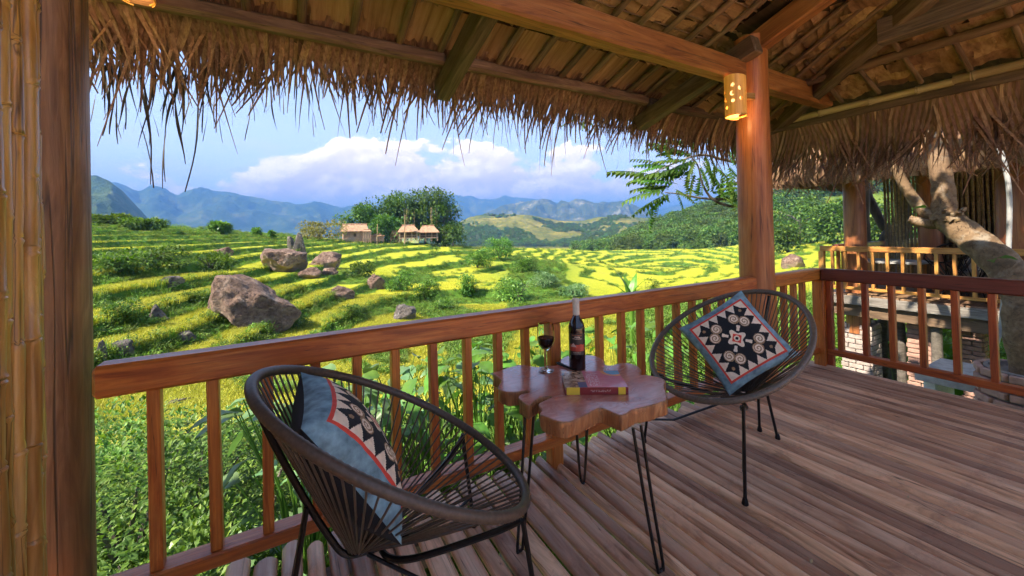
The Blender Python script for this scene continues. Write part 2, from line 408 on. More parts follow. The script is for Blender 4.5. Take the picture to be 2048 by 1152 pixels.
M['metal'] = plain('black_steel', (.018, .015, .014), .38, .6, 60, .3)
M['rim'] = plain('brown_cord_wrap', (.080, .056, .040), .48, 0, 90, .3)
M['rim2'] = plain('grey_brown_cord_wrap', (.125, .095, .070), .46, 0, 90, .3)
M['cord'] = plain('brown_vinyl_cord', (.085, .060, .042), .42, 0, 60, .3)
M['denim'] = plain('faded_denim', (.19, .315, .365), .9, 0, 22, .5, .4)
M['black_cloth'] = plain('black_cloth', (.012, .013, .016), .95, 0, 200, .3, .3)
M['cream'] = plain('cream_applique', (.84, .68, .50), .9, 0, 60, .12, .2)
M['tan'] = plain('tan_stitching', (.34, .21, .11), .9, 0, 200, .3, .3)
M['red_trim'] = plain('red_trim', (.72, .07, .04), .85, 0, 60, .12, .2)
M['white'] = plain('white_paint', (.72, .72, .70), .5, amt=.1)
M['plaster'] = plain('pale_concrete', (.34, .33, .31), .8, 0, 9, .25, .3)
M['rock'] = rockmat('brown_boulder', (.085, .045, .028), (.215, .128, .088), (.44, .325, .245))
M['rock_grey'] = rockmat('grey_boulder', (.055, .045, .038), (.16, .13, .11), (.40, .36, .32))
M['bark'] = wood('smooth_bark', (.10, .060, .030), (.27, .175, .095), (.40, .29, .18), .7, 'Z', .1, .35, .5, wear=(.50, .45, .36))
M['bark_dark'] = wood('grey_bark', (.05, .04, .03), (.12, .10, .08), (.22, .19, .16), .8, 'Z', .2, .6, .6)
M['brick'] = plain('pinkish_brick', (.36, .205, .155), .85, 0, 14, .3, .4)
M['brick_pale'] = plain('limewashed_brick', (.34, .275, .24), .85, 0, 14, .25, .4)
M['mortar'] = plain('grey_mortar', (.20, .17, .15), .9, 0, 30, .3)
M['leaf_shrub'] = leafmat('shrub_leaf', (.042, .110, .014), (.095, .190, .024), (.16, .25, .035))
M['leaf_big'] = leafmat('broad_leaf', (.060, .155, .022), (.125, .245, .035), (.20, .31, .05), .3, .35)
M['leaf_bluish'] = leafmat('bluish_broad_leaf', (.085, .18, .065), (.15, .25, .10), (.22, .31, .12), .25, .33)
M['leaf_pinnate'] = leafmat('pinnate_leaf', (.035, .10, .010), (.08, .17, .02), (.12, .2, .03), .4)
M['leaf_tree'] = leafmat('tree_leaf', (.045, .110, .014), (.085, .175, .022), (.135, .21, .03), .3, .55, .015, .25, nscale=.5)
M['leaf_forest'] = leafmat('forest_leaf', (.065, .135, .022), (.115, .20, .03), (.18, .24, .045), .25, .6, .025, .35, nscale=.2)
M['rice'] = leafmat('rice_blade', (.30, .32, .026), (.41, .39, .034), (.50, .43, .05), .35, .6, .01, .18, tone=(.10, .20, .016), nscale=2)
M['rice_far'] = leafmat('far_rice_blade', (.29, .32, .02), (.40, .385, .028), (.48, .42, .035), .35, .6, .01, .18, tone=(.13, .23, .016), nscale=2)
M['weed'] = leafmat('weed_leaf', (.065, .155, .016), (.125, .235, .028), (.19, .275, .04), .35, .55, .025, .35, tone=(.16, .215, .03), nscale=2)
M['weed_dry'] = leafmat('dry_weed', (.18, .17, .05), (.28, .25, .09), (.2, .21, .06), .3, .7, .02, .3, nscale=2)
M['banana'] = leafmat('banana_leaf', (.07, .19, .02), (.14, .28, .04), (.2, .33, .06), .4, .35)
# ------------------------------------------------------------------ terrain
_ctl = []
def _c(u, *vd):
    for v, d in vd:
        p = at(u, v, d); _ctl.append((math.degrees(math.atan2(p.x, p.y)), d, p.z))
_c(200, (690, 19.5), (650, 21.5), (620, 23.5), (600, 25.5), (560, 30), (520, 38), (490, 48), (466, 60), (450, 74))
_c(450, (700, 19), (650, 22), (600, 26.5), (560, 32), (520, 42), (490, 58), (474, 76))
_c(700, (650, 25), (610, 29.5), (570, 36), (540, 46), (510, 66), (490, 95), (482, 122))
_c(900, (640, 26), (600, 33), (560, 44), (530, 60), (505, 90), (490, 130))
_c(1100, (600, 36), (560, 50), (530, 78), (508, 135), (498, 210))
_c(1300, (580, 45), (550, 80), (530, 120), (512, 190), (500, 290))
_c(1450, (562, 50), (542, 75), (527, 105), (517, 150))
_c(1600, (560, 38), (530, 60), (508, 90), (490, 130))
_c(1800, (560, 30), (520, 52), (495, 90)); _c(2048, (580, 26), (520, 52))
for a in (-60, -20, 15, 50, 85, 120): _ctl.append((a, 2.6, -1.7 if a < 20 else -2.3)); _ctl.append((a, 5.2, -1.25 if a < 0 else (-1.9 if a < 25 else -2.5)))
for a in (40, 60, 85, 115): _ctl.append((a, 10, -2.7)); _ctl.append((a, 17, -3.1))
_ctl += [(30, 10, -3.2), (30, 16, -4.2), (15, 10, -3.0), (15, 16, -4.1), (0, 10, -2.7), (0, 15, -3.4), (-18, 9.5, -2.3), (-18, 14.5, -2.7)]
for a, d, z in ((-18, 105, 4.5), (-18, 300, -25), (0, 150, 1), (0, 300, -25), (15, 175, -4), (15, 320, -25), (25, 260, -18), (-50, 75, 5), (-50, 30, .5), (-50, 15, -2.2), (-50, 300, -20), (110, 45, -4), (110, 90, -5), (90, 200, 0), (62, 190, -6), (70, 220, -2), (45, 420, -24), (25, 480, -26), (110, 300, -5), (70, 500, -20), (-20, 600, -30), (10, 600, -30), (40, 700, -28)): _ctl.append((a, d, z))
_C = np.array(_ctl, float)
def _feat(a, d): return a/22.0, np.log(d)*1.5
def _tps(r2): return np.where(r2 > 1e-12, .5*r2*np.log(np.maximum(r2, 1e-12)), 0)
_cx, _cy = _feat(_C[:, 0], _C[:, 1]); _n = len(_C)
_K = _tps((_cx[:, None]-_cx)**2+(_cy[:, None]-_cy)**2)+np.eye(_n)*.02
_P = np.c_[np.ones(_n), _cx, _cy]
_A = np.block([[_K, _P], [_P.T, np.zeros((3, 3))]]); _wt = np.linalg.solve(_A, np.r_[_C[:, 2], 0, 0, 0])
def smooth_h(az, d):
    s = az.shape; a, b = _feat(az.ravel(), np.clip(d.ravel(), 2.3, 800)); z = np.empty_like(a)
    for i in range(0, len(a), 40000):
        x, y = a[i:i+40000], b[i:i+40000]
        z[i:i+40000] = _tps((x[:, None]-_cx)**2+(y[:, None]-_cy)**2)@_wt[:_n] + _wt[_n]+_wt[_n+1]*x+_wt[_n+2]*y
    return z.reshape(s)
def ground(x, y):
    """height, bank (0 field .. 1 bank), field tone, terrace strength"""
    x = np.asarray(x, float); y = np.asarray(y, float); d = np.hypot(x, y); az = np.degrees(np.arctan2(x, y))
    az = np.where(az < -130, az+360, az); azc = np.clip(az, -62, 125)
    h = smooth_h(azc, np.maximum(d, 2.3))
    far = sstep(500, 900, d); h = h*(1-far)+(-28)*far
    left = 1-sstep(8, 26, az)                                   # long level terraces on the left, small curved fields in the middle
    n1 = fbm(x/23, y/23, 3, 3); n2 = fbm(x/7, y/7, 3, 9)
    h0 = h + (n1*.9*(1-left)+n1*.22*left)*sstep(9, 30, d) + fbm(x/75, y/75, 2, 15)*2.6*sstep(75, 130, d)*sstep(22, 32, az)*(1-sstep(300, 420, d)) + n2*.16*sstep(4, 12, d)
    terr = sstep(8, 13, d)*(1-sstep(330, 480, d))*sstep(-58, -45, az)*(1-sstep(86, 96, az))
    right = sstep(46, 56, az); terr = terr*(1-right*(1-sstep(22, 34, d)))
    st = .62*left + .74*(1-left)
    bw = .17*left + .15*(1-left); gw = .33*left + (.30+.10*sstep(70, 110, d))*(1-left)
    # banks near the viewer are wilder
    t = h0/st; fl = np.floor(t); fr = t-fl
    s = sstep(1-bw, 1, fr); flat = (fl+s+.06*fr)*st
    z = h0*(1-terr)+flat*terr
    bank = np.where(terr > .3, sstep(1-gw-.05, 1-gw+.03, fr + .10*fbm(x/2.5, y/2.5, 2, 91))*(1-sstep(.97, 1.0, fr)*.8), 0)
    wild = sstep(.30, .44, fbm(x/9+31, y/9, 3, 21) + .10*(1-sstep(12, 30, d)) - .10*sstep(40, 90, d) - .25*sstep(34, 46, az)*sstep(40, 60, d) + .06*left)
    gully = np.exp(-((az-33)/5.0)**2)*sstep(20, 30, d)*(1-sstep(85, 105, d))   # overgrown gully below the middle
    near = 1-sstep(7.0, 9.0, d + fbm(x/3, y/3, 2, 5)*2)
    rdry = sstep(40, 50, az)*(1-sstep(18, 34, d))
    wildm = np.clip(np.maximum(np.maximum(wild*.85, gully*1.1), np.maximum(near, rdry)), 0, 1)
    green = np.clip(np.maximum(bank, wildm), 0, 1)
    hsh = .5+.5*fbm(x/16+5, y/16, 2, 55)*1.6; hsh = .55*hsh+.45*(np.abs(np.sin(fl*12.9898+np.floor(fbm(x/30, y/30, 1, 77)*5)*78.233)*43758.5453) % 1); hsh = np.clip(hsh, 0, 1)
    z = z + wildm*fbm(x/1.9, y/1.9, 3, 41)*.25*sstep(4, 8, d)
    return z, green, hsh, terr
def hit(u, v, d0=4.0, d1=180.0):
    """distance at which a sight line meets the ground"""
    q = ray(u, v); hl = math.hypot(q.x, q.y); dd = np.geomspace(d0, d1, 700); z = ground(q.x/hl*dd, q.y/hl*dd)[0]; zl = EYE+q.z/hl*dd
    k = np.nonzero(zl <= z)[0]; return float(dd[k[0]]) if len(k) else d1
def gz(x, y): return float(ground(np.array([x]), np.array([y]))[0][0])

azs = np.radians(np.concatenate([np.linspace(-130, -62, 18)[:-1], np.linspace(-62, -28, 40)[:-1], np.linspace(-28, 88, 640), np.linspace(88, 125, 40)[1:], np.linspace(125, 229, 26)[1:]]))
dsr = np.concatenate([np.geomspace(1.2, 4, 14)[:-1], np.geomspace(4, 320, 700), np.geomspace(320, 900, 40)[1:], np.geomspace(900, 22000, 30)[1:]])
A_, D_ = np.meshgrid(azs, dsr, indexing='ij'); X_ = np.sin(A_)*D_; Y_ = np.cos(A_)*D_
Z_, G_, T_, R_ = ground(X_, Y_)
na, nd = A_.shape; idx = np.arange(na*nd).reshape(na, nd)
qd = np.stack([idx[:-1, :-1], idx[:-1, 1:], idx[1:, 1:], idx[1:, :-1]], -1).reshape(-1, 4)
verts = np.stack([X_, Y_, Z_], -1).reshape(-1, 3)
# ground material: rice field, green bank, soil
gm, n, b, out = newmat('terraced_ground')
pos = n.add('ShaderNodeNewGeometry').outputs['Position']
gA = n.add('ShaderNodeAttribute', attribute_name='green').outputs['Fac']; tA = n.add('ShaderNodeAttribute', attribute_name='tone').outputs['Fac']
f1 = n.noise(pos, 2.2, 6, .7); f2 = n.noise(pos, .25, 4, .6); f3 = n.noise(pos, 9, 4, .7)
rice = n.mix(n.maprange(f1, .3, .7, 0, 1), (.28, .31, .018), (.43, .385, .028))
rice = n.mix(n.maprange(tA, .1, 1, 0, .45), rice, (.13, .23, .016))
rice = n.mix(n.maprange(f2, .5, .75, 0, .4), rice, (.30, .25, .045))
bank = n.mix(n.maprange(f1, .35, .65, 0, 1), (.045, .115, .014), (.105, .195, .024))
bank = n.mix(n.maprange(f3, .58, .72, 0, .45), bank, (.13, .10, .055))
n.set(b.inputs['Base Color'], n.mix(gA, rice, bank)); b.inputs['Roughness'].default_value = .9; b.inputs['Specular IOR Level'].default_value = .1
bump(n, b, n.math('ADD', f1, n.math('MULTIPLY', f3, .4)), .6, .18)
gme = bigmesh('ground', verts, qd, gm)
for nm, arr in (('green', G_), ('tone', T_)):
    at_ = gme.attributes.new(nm, 'FLOAT', 'POINT'); at_.data.foreach_set('value', arr.ravel().astype(np.float32))
tag(link('ground', gme), 'terraced hillside of yellow green rice fields and grassy banks', 'ground', kind='structure')

# ------------------------------------------------------------------ mountains and hills
def hillmat(name, c1, c2, c3, s):
    m, n, b, out = newmat(name); pos = n.add('ShaderNodeNewGeometry').outputs['Position']
    a = n.noise(pos, s, 8, .65); c = n.noise(pos, s*6, 6, .7); z = n.sep(n.add('ShaderNodeNewGeometry').outputs['Normal'])[2]
    col = n.ramp(a, [(.33, c1), (.52, c2), (.68, c3)])
    col = n.mix(n.maprange(c, .5, .66, 0, .45), col, tuple(q*.55 for q in c1))
    n.set(b.inputs['Base Color'], col); b.inputs['Roughness'].default_value = .95; b.inputs['Specular IOR Level'].default_value = .05
    bump(n, b, n.math('ADD', a, c), .8, .15/s); return m
M['mtn'] = hillmat('forested_mountain', (.030, .062, .020), (.065, .10, .030), (.16, .17, .075), .004)
M['mtn2'] = hillmat('rocky_mountain', (.040, .060, .024), (.085, .10, .038), (.26, .24, .16), .006)
M['hillb'] = hillmat('tawny_hill', (.06, .095, .018), (.18, .17, .034), (.34, .28, .062), .012)
M['hillg'] = hillmat('green_hill', (.06, .12, .02), (.15, .21, .03), (.30, .31, .045), .03)
def mountain(name, label, sky_pts, D, width, base, mat, rough, seed, back=None, nrow=46, ncol=260, group=None, taper=.0):
    pa = [azel(u, v) for u, v in sky_pts]; a = np.array([q[0] for q in pa]); e = np.array([q[1] for q in pa])
    aa = np.linspace(a[0], a[-1], ncol); ee = np.interp(aa, a, e)
    k = np.array([.25, .5, .25]); ee = np.convolve(np.pad(ee, 1, 'edge'), k, 'valid')
    crest = EYE + D*np.tan(ee)
    t = np.concatenate([np.linspace(-1, 0, nrow), np.linspace(0, 1, nrow//2)[1:]])
    Tm, Am = np.meshgrid(t, aa, indexing='ij'); Cm = np.meshgrid(t, crest, indexing='ij')[1]
    Dm = D + Tm*width; x = np.sin(Am)*Dm; y = np.cos(Am)*Dm
    sc = width*.42
    ridge = 1-np.abs(fbm(x/sc, y/sc, 5, seed, .55))*2.2
    prof = (1-np.abs(Tm))**1.15
    z = base + (Cm-base)*np.clip(prof*(1 + rough*(ridge-.6)*np.sin(np.clip(np.abs(Tm), 0, 1)*np.pi)**.7), -.05, None)
    z += (Cm-base)*rough*.10*(fbm(x/(sc*.18), y/(sc*.18), 4, seed+5))*np.clip(prof*2, 0, 1)
    nr, nc = z.shape; ii = np.arange(nr*nc).reshape(nr, nc)
    q = np.stack([ii[:-1, :-1], ii[:-1, 1:], ii[1:, 1:], ii[1:, :-1]], -1).reshape(-1, 4)
    me = bigmesh(name, np.stack([x, y, z], -1).reshape(-1, 3), q, mat)
    return tag(link(name, me), label, 'mountain', group, 'structure'), (x, y, z)
mountain('mountain_range', 'long blue mountain range far behind the left terraces', [(-300, 430), (-60, 395), (100, 380), (200, 372), (236, 366), (262, 376), (282, 384), (302, 372), (330, 378), (352, 388), (380, 380), (402, 373), (428, 380), (452, 382), (482, 391), (520, 396), (555, 404), (600, 407), (640, 404), (665, 412), (685, 416), (706, 411), (740, 422), (790, 436), (850, 452)], 5200, 2300, -40, M['mtn'], .5, 11)
mountain('mountain_peak', 'dark green mountain shoulder at the far left edge', [(-350, 300), (-120, 318), (60, 332), (150, 345), (195, 355), (222, 364), (245, 382), (262, 400), (290, 430), (330, 462)], 1900, 900, -40, M['mtn'], .35, 23)
mountain('far_mountain_range', 'pale hazy mountains on the skyline behind the tree grove', [(700, 470), (790, 440), (850, 410), (885, 396), (905, 391), (935, 392), (960, 397), (985, 399), (1008, 393), (1040, 394), (1075, 399), (1110, 403), (1150, 412), (1200, 420), (1260, 428), (1330, 440)], 7200, 2600, -40, M['mtn'], .5, 31)
mountain('jagged_mountain', 'jagged grey green limestone peaks in the middle distance', [(880, 462), (940, 440), (985, 420), (1010, 410), (1040, 404), (1066, 402), (1085, 398), (1100, 401), (1114, 408), (1124, 400), (1140, 405), (1150, 398), (1168, 400), (1190, 405), (1215, 405), (1245, 402), (1270, 410), (1300, 424), (1330, 436), (1380, 448)], 3600, 1100, -40, M['mtn2'], .5, 47, nrow=60)
mountain('pale_mountain', 'faint pale mountain over the forest hill behind the leafy branch', [(1180, 460), (1260, 440), (1310, 420), (1350, 411), (1385, 408), (1420, 410), (1460, 416), (1520, 400), (1600, 396), (1700, 410), (1850, 430)], 7600, 2400, -40, M['mtn'], .4, 53)
hb, hb_xyz = mountain('tawny_hill', 'low tawny brown hill with scrub beyond the rice valley', [(840, 486), (880, 462), (915, 446), (940, 434), (968, 429), (1000, 430), (1030, 428), (1062, 431), (1095, 437), (1130, 443), (1165, 441), (1200, 434), (1240, 431), (1290, 436), (1340, 444), (1400, 450), (1500, 456)], 1150, 560, -34, M['hillb'], .35, 61, nrow=60)
hf, hf_xyz = mountain('forest_hill', 'green wooded hill rising on the right beyond the rice valley', [(1150, 512), (1235, 494), (1262, 478), (1300, 463), (1350, 446), (1400, 428), (1440, 416), (1480, 404), (1530, 396), (1600, 388), (1700, 378), (1850, 372), (2048, 380), (2250, 400)], 360, 165, -16, M['hillg'], .25, 71, nrow=50)

# ------------------------------------------------------------------ scattered vegetation that nobody could count
PROTO = {}
def proto_coll(name, meshes):
    c = bpy.data.collections.new(name)
    for i, me in enumerate(meshes): c.objects.link(bpy.data.objects.new(name, me))
    PROTO[name] = c; return c
def scatter(name, label, cat, pts, rot, sc, tone, coll, tilt=.12):
    me = bpy.data.meshes.new(name); pts = np.asarray(pts, np.float32)
    me.vertices.add(len(pts)); me.vertices.foreach_set('co', pts.ravel())
    for nm, arr in (('rot', rot), ('sc', sc), ('tone', tone)):
        a = me.attributes.new(nm, 'FLOAT', 'POINT'); a.data.foreach_set('value', np.asarray(arr, np.float32))
    o = tag(link(name, me), label, cat, kind='stuff')
    ng = bpy.data.node_groups.new(name, 'GeometryNodeTree')
    ng.interface.new_socket('Geometry', in_out='INPUT', socket_type='NodeSocketGeometry'); ng.interface.new_socket('Geometry', in_out='OUTPUT', socket_type='NodeSocketGeometry')
    N_ = ng.nodes; L_ = ng.links
    gi = N_.new('NodeGroupInput'); go = N_.new('NodeGroupOutput'); ip = N_.new('GeometryNodeInstanceOnPoints')
    ci = N_.new('GeometryNodeCollectionInfo'); ci.inputs['Collection'].default_value = coll
    ci.inputs['Separate Children'].default_value = True; ci.inputs['Reset Children'].default_value = True
    def attr(nm):
        a = N_.new('GeometryNodeInputNamedAttribute'); a.data_type = 'FLOAT'; a.inputs['Name'].default_value = nm; return a.outputs['Attribute']
    cx = N_.new('ShaderNodeCombineXYZ'); L_.new(attr('rot'), cx.inputs['Z'])
    rv = N_.new('FunctionNodeRandomValue'); rv.data_type = 'FLOAT'; rv.inputs['Min'].default_value = -tilt; rv.inputs['Max'].default_value = tilt
    L_.new(rv.outputs[1], cx.inputs['X'])
    L_.new(gi.outputs[0], ip.inputs['Points']); L_.new(ci.outputs[0], ip.inputs['Instance']); ip.inputs['Pick Instance'].default_value = True
    ri = N_.new('FunctionNodeRandomValue'); ri.data_type = 'INT'; ri.inputs[4].default_value = 0; ri.inputs[5].default_value = max(0, len(coll.objects)-1); ri.inputs['Seed'].default_value = 3
    L_.new(ri.outputs[2], ip.inputs['Instance Index'])
    L_.new(cx.outputs[0], ip.inputs['Rotation']); L_.new(attr('sc'), ip.inputs['Scale']); L_.new(ip.outputs[0], go.inputs[0])
    md = o.modifiers.new('scatter', 'NODES'); md.node_group = ng
    return o
def blades_mesh(nb, h, spread, wd, seed, mat, lean=.5):
    r = random.Random(seed); mb = MB()
    for i in range(nb):
        a = r.uniform(0, 6.283); rr = spread*math.sqrt(r.random()); x, y = rr*math.cos(a), rr*math.sin(a)
        b_ = r.uniform(0, 6.283); hh = h*r.uniform(.65, 1.1); w = wd*r.uniform(.7, 1.2); dx, dy = math.cos(b_), math.sin(b_); le = hh*lean*r.uniform(.2, 1)
        s = V((-dy*w, dx*w, 0)); p0 = V((x, y, -.05)); p1 = p0+V((dx*le*.3, dy*le*.3, hh*.62)); p2 = p0+V((dx*le, dy*le, hh*r.uniform(.85, 1)))
        mb.add([p0-s, p0+s, p1+s*.8, p1-s*.8, p2], [(0, 1, 2, 3), (3, 2, 4)])
    return mb.mesh('tuft', False, None, [mat])
def leaf_add(mb, p, d, up, L, w, fold=.15, curl=.2):
    """a folded leaf: 4 quads-ish, base p, direction d"""
    d = d.normalized(); s = d.cross(up)
    if s.length < 1e-4: s = d.cross(V((1, 0, .1)))
    s.normalize(); nrm = s.cross(d)
    a = p; m1 = p+d*L*.45; t = p+d*L - nrm*curl*L
    l = m1+s*w*.5+nrm*fold*w; rr = m1-s*w*.5+nrm*fold*w
    mb.add([a, rr, m1, l, t], [(0, 1, 2), (0, 2, 3), (1, 4, 2), (2, 4, 3)])
def bush_mesh(nl, R, hgt, L, seed, mat, inner=.35, w=.45):
    r = random.Random(seed); mb = MB()
    lob = [(V((r.uniform(-.55, .55)*R, r.uniform(-.55, .55)*R, hgt*r.uniform(.3, .75))), r.uniform(.35, .6)) for _ in range(6)]
    for i in range(nl):
        c, q = r.choice(lob); d = V((r.gauss(0, 1), r.gauss(0, 1), r.gauss(.25, .9))).normalized()
        rr = r.uniform(inner, 1)**.5*q*R; p = c+V((d.x*rr, d.y*rr, d.z*rr*hgt/R*.9)); p.z = max(p.z, .02)
        dd = (d+V((r.uniform(-.8, .8), r.uniform(-.8, .8), r.uniform(-.5, .5)))).normalized()
        leaf_add(mb, p, dd, V((0, 0, 1)), L*r.uniform(.6, 1.2), L*w*r.uniform(.8, 1.2))
    return mb.mesh('bush', False, None, [mat])
proto_coll('rice_tuft', [blades_mesh(30, .27, .26, .010, i, M['rice'], .6) for i in range(4)])
proto_coll('far_rice_tuft', [blades_mesh(24, .27, .6, .03, 20+i, M['rice_far'], .5) for i in range(4)])
proto_coll('weed_tuft', [bush_mesh(70, .38, .38, .11, 40+i, M['weed']) for i in range(4)]+[blades_mesh(30, .55, .25, .012, 60, M['weed'], .9)])
proto_coll('far_weed', [bush_mesh(80, .75, .7, .26, 50+i, M['weed']) for i in range(4)])
def polar_pts(nn, d0, d1, a0, a1, seed):
    r = np.random.default_rng(seed); d = np.exp(r.uniform(np.log(d0), np.log(d1), nn)); a = np.radians(r.uniform(a0, a1, nn))
    return np.sin(a)*d, np.cos(a)*d, d, r
# rice near / far
x, y, d, r = polar_pts(120000, 8, 34, -24, 66, 101); z, g, t, te = ground(x, y); k = (g < .3+.2*r.random(len(g)))
scatter('rice_crop', 'ripening yellow green rice standing on the near terraces', 'rice', np.c_[x, y, z][k], r.uniform(0, 6.28, k.sum()), r.uniform(.75, 1.25, k.sum()), np.clip(t[k]*.4-.12+r.normal(0, .12, k.sum()), 0, 1), PROTO['rice_tuft'])
x, y, d, r = polar_pts(45000, 32, 62, -24, 82, 102); z, g, t, te = ground(x, y); k = (g < .3+.2*r.random(len(g)))
scatter('far_rice_crop', 'bright yellow rice on the farther terraces and valley fields', 'rice', np.c_[x, y, z-.1][k], r.uniform(0, 6.28, k.sum()), np.clip(d[k]/75, .5, .8)*(1.15-sstep(40, 62, d[k])*.5), np.clip(t[k]*.6-.12+r.normal(0, .1, k.sum()), 0, 1), PROTO['far_rice_tuft'])
x, y, d, r = polar_pts(75000, 3.3, 34, -26, 88, 103); z, g, t, te = ground(x, y); k = (g > .5) & ~((x < 4.4) & (y < 2.4)) & ~((x > 7.6) & (y < 4.2) & (x < 14))
scatter('weeds', 'tangled green weeds on the near terrace banks', 'weeds', np.c_[x, y, z][k], r.uniform(0, 6.28, k.sum()), r.uniform(.4, 1.0, k.sum())*np.clip(d[k]/12, .5, 1.2), np.clip(r.normal(.25, .3, k.sum()), 0, 1), PROTO['weed_tuft'], .4)
x, y, d, r = polar_pts(60000, 30, 240, -24, 84, 104); z, g, t, te = ground(x, y); k = g > .55
scatter('bank_scrub', 'low green scrub along the farther terrace banks', 'scrub', np.c_[x, y, z-.1][k], r.uniform(0, 6.28, k.sum()), r.uniform(.28, .62, k.sum())*np.clip(d[k]/60, .5, 1.5), np.clip(r.normal(.3, .3, k.sum()), 0, 1), PROTO['far_weed'], .3)
# woods
def crown_mesh(nl, R, hgt, L, seed, mat, lobes=16, zlo=.25):
    r = random.Random(seed); mb = MB(); cs = []
    for i in range(lobes):
        a = r.uniform(0, 6.28); q = math.sqrt(r.random())*.72; zz = r.uniform(zlo, .92); q *= (1.15-abs(zz-.55)*.9)
        cs.append((V((q*R*math.cos(a), q*R*math.sin(a), zz*hgt)), r.uniform(.22, .42)*R))
    for i in range(nl):
        c, q = r.choice(cs); d = V((r.gauss(0, 1), r.gauss(0, 1), r.gauss(.15, .8))).normalized()
        p = c+d*q*r.uniform(.55, 1.0); p.z = max(p.z, .02*hgt)
        leaf_add(mb, p, (d+V((r.uniform(-.7, .7), r.uniform(-.7, .7), r.uniform(-.8, .3)))), V((0, 0, 1)), L*r.uniform(.6, 1.2), L*.6*r.uniform(.8, 1.2), .1, .15)
    return mb.mesh('crown', False, None, [mat])
proto_coll('forest_tree', [crown_mesh(1500, 4.6, 8.5, .95, 80+i, M['leaf_forest'], 20, .05) for i in range(4)])
def on_hill(xyz, n, seed, tmin, tmax, keep=None):
    x, y, z = xyz; r = np.random.default_rng(seed); nr, nc = x.shape
    i = r.uniform(tmin*nr, tmax*nr, n); j = r.uniform(0, nc-1.01, n); i0 = i.astype(int).clip(0, nr-2); j0 = j.astype(int); fi = i-i0; fj = j-j0
    f = lambda q: q[i0, j0]*(1-fi)*(1-fj)+q[i0+1, j0]*fi*(1-fj)+q[i0, j0+1]*(1-fi)*fj+q[i0+1, j0+1]*fi*fj
    return np.c_[f(x), f(y), f(z)], r
p_, r = on_hill(hf_xyz, 5200, 5, .12, .75)
azp = np.degrees(np.arctan2(p_[:, 0], p_[:, 1])); mead = (azp > 60) & (fbm(p_[:, 0]/40, p_[:, 1]/40, 2, 8) > -.10) & (p_[:, 2] < 26)
gzp = ground(p_[:, 0], p_[:, 1])[0]; k = ~mead & (p_[:, 2] > gzp-1)
p_ = p_[k]; p_[:, 2] -= 1.0
scatter('hill_forest', 'dense green woodland covering the hill on the right', 'forest', p_, r.uniform(0, 6.28, len(p_)), r.uniform(.6, 1.35, len(p_)), r.random(len(p_)), PROTO['forest_tree'])
p_, r = on_hill(hb_xyz, 9000, 6, .10, .72)
k = fbm(p_[:, 0]/140, p_[:, 1]/140, 3, 12)+.45*sstep(.0, 60, 30-p_[:, 2]) > .10; p_ = p_[k]; p_[:, 2] -= 2
scatter('hill_scrub', 'dark green scrub patches on the tawny hill', 'scrub', p_, r.uniform(0, 6.28, len(p_)), r.uniform(.5, 1.0, len(p_)), r.random(len(p_)), PROTO['forest_tree'])
# ------------------------------------------------------------------ deck
RY, RX = 1.70, 4.03          # centre lines of the front and the side railing
deck = empty('deck_floor', (0, 0, 0), 0, 'weathered brown plank deck of the pavilion', 'floor', kind='structure')
def plank_mesh(w, L, seed):
    r = random.Random(seed); mb = MB(); th = .022; ns = 14; ph = r.uniform(0, 6); am = r.uniform(.0006, .0024)
    for i in range(ns+1):
        y = L*i/ns; o = am*math.sin(ph+y*2.1)+r.uniform(-.0009, .0009); c = .015+r.uniform(-.003, .003); zz = r.uniform(-.0012, .0012)
        for (a, b) in ((-.5, -th), (-.5, -.010), (-.44, -.0022), (-.24, c*.72), (0, c), (.24, c*.72), (.44, -.0022), (.5, -.010), (.5, -th)): mb.v.append((a*w+o, y, b+zz-.011))
    k = 9
    for i in range(ns):
        for j in range(k-1): mb.face((i*k+j, i*k+j+1, (i+1)*k+j+1, (i+1)*k+j))
        mb.face((i*k+k-1, i*k, (i+1)*k, (i+1)*k+k-1))
    mb.face(list(range(k))); mb.face([ns*k+j for j in range(k)][::-1])
    me = mb.mesh('plank', True, 45); bm = bmesh.new(); bm.from_mesh(me); bmesh.ops.recalc_face_normals(bm, faces=bm.faces); bm.to_mesh(me); bm.free(); return me
x = -2.3; i = 0; rp = random.Random(4)
while x < 4.02:
    w = rp.uniform(.066, .100) if x < 1.1 else rp.uniform(.048, .074)
    if x+w > 4.06: break
    y1 = 1.765+rp.uniform(-.03, .045); y0 = -2.6
    o = link('plank', plank_mesh(w-.009-rp.choice((0, 0, .002, .006)), y1-y0, i), deck, M['deck'], (x+w/2, y0, rp.uniform(-.003, .003)))
    x += w+.002; i += 1
for yy in (-2.2, -1.2, -.2, .8, 1.6): beam('joist', (-2.3, yy, -.085), (4.05, yy, -.085), .08, .11, M['rafter_dark'], deck, wob=.002)
for xx, yy in ((-2.2, 1.6), (.9, 1.6), (3.9, 1.6), (-2.2, -2.2), (.9, -2.2), (3.9, -2.2)):
    pole('stilt', (xx, yy, gz(xx, yy)-.4), (xx, yy, -.14), .10, .09, M['bark_dark'], deck)

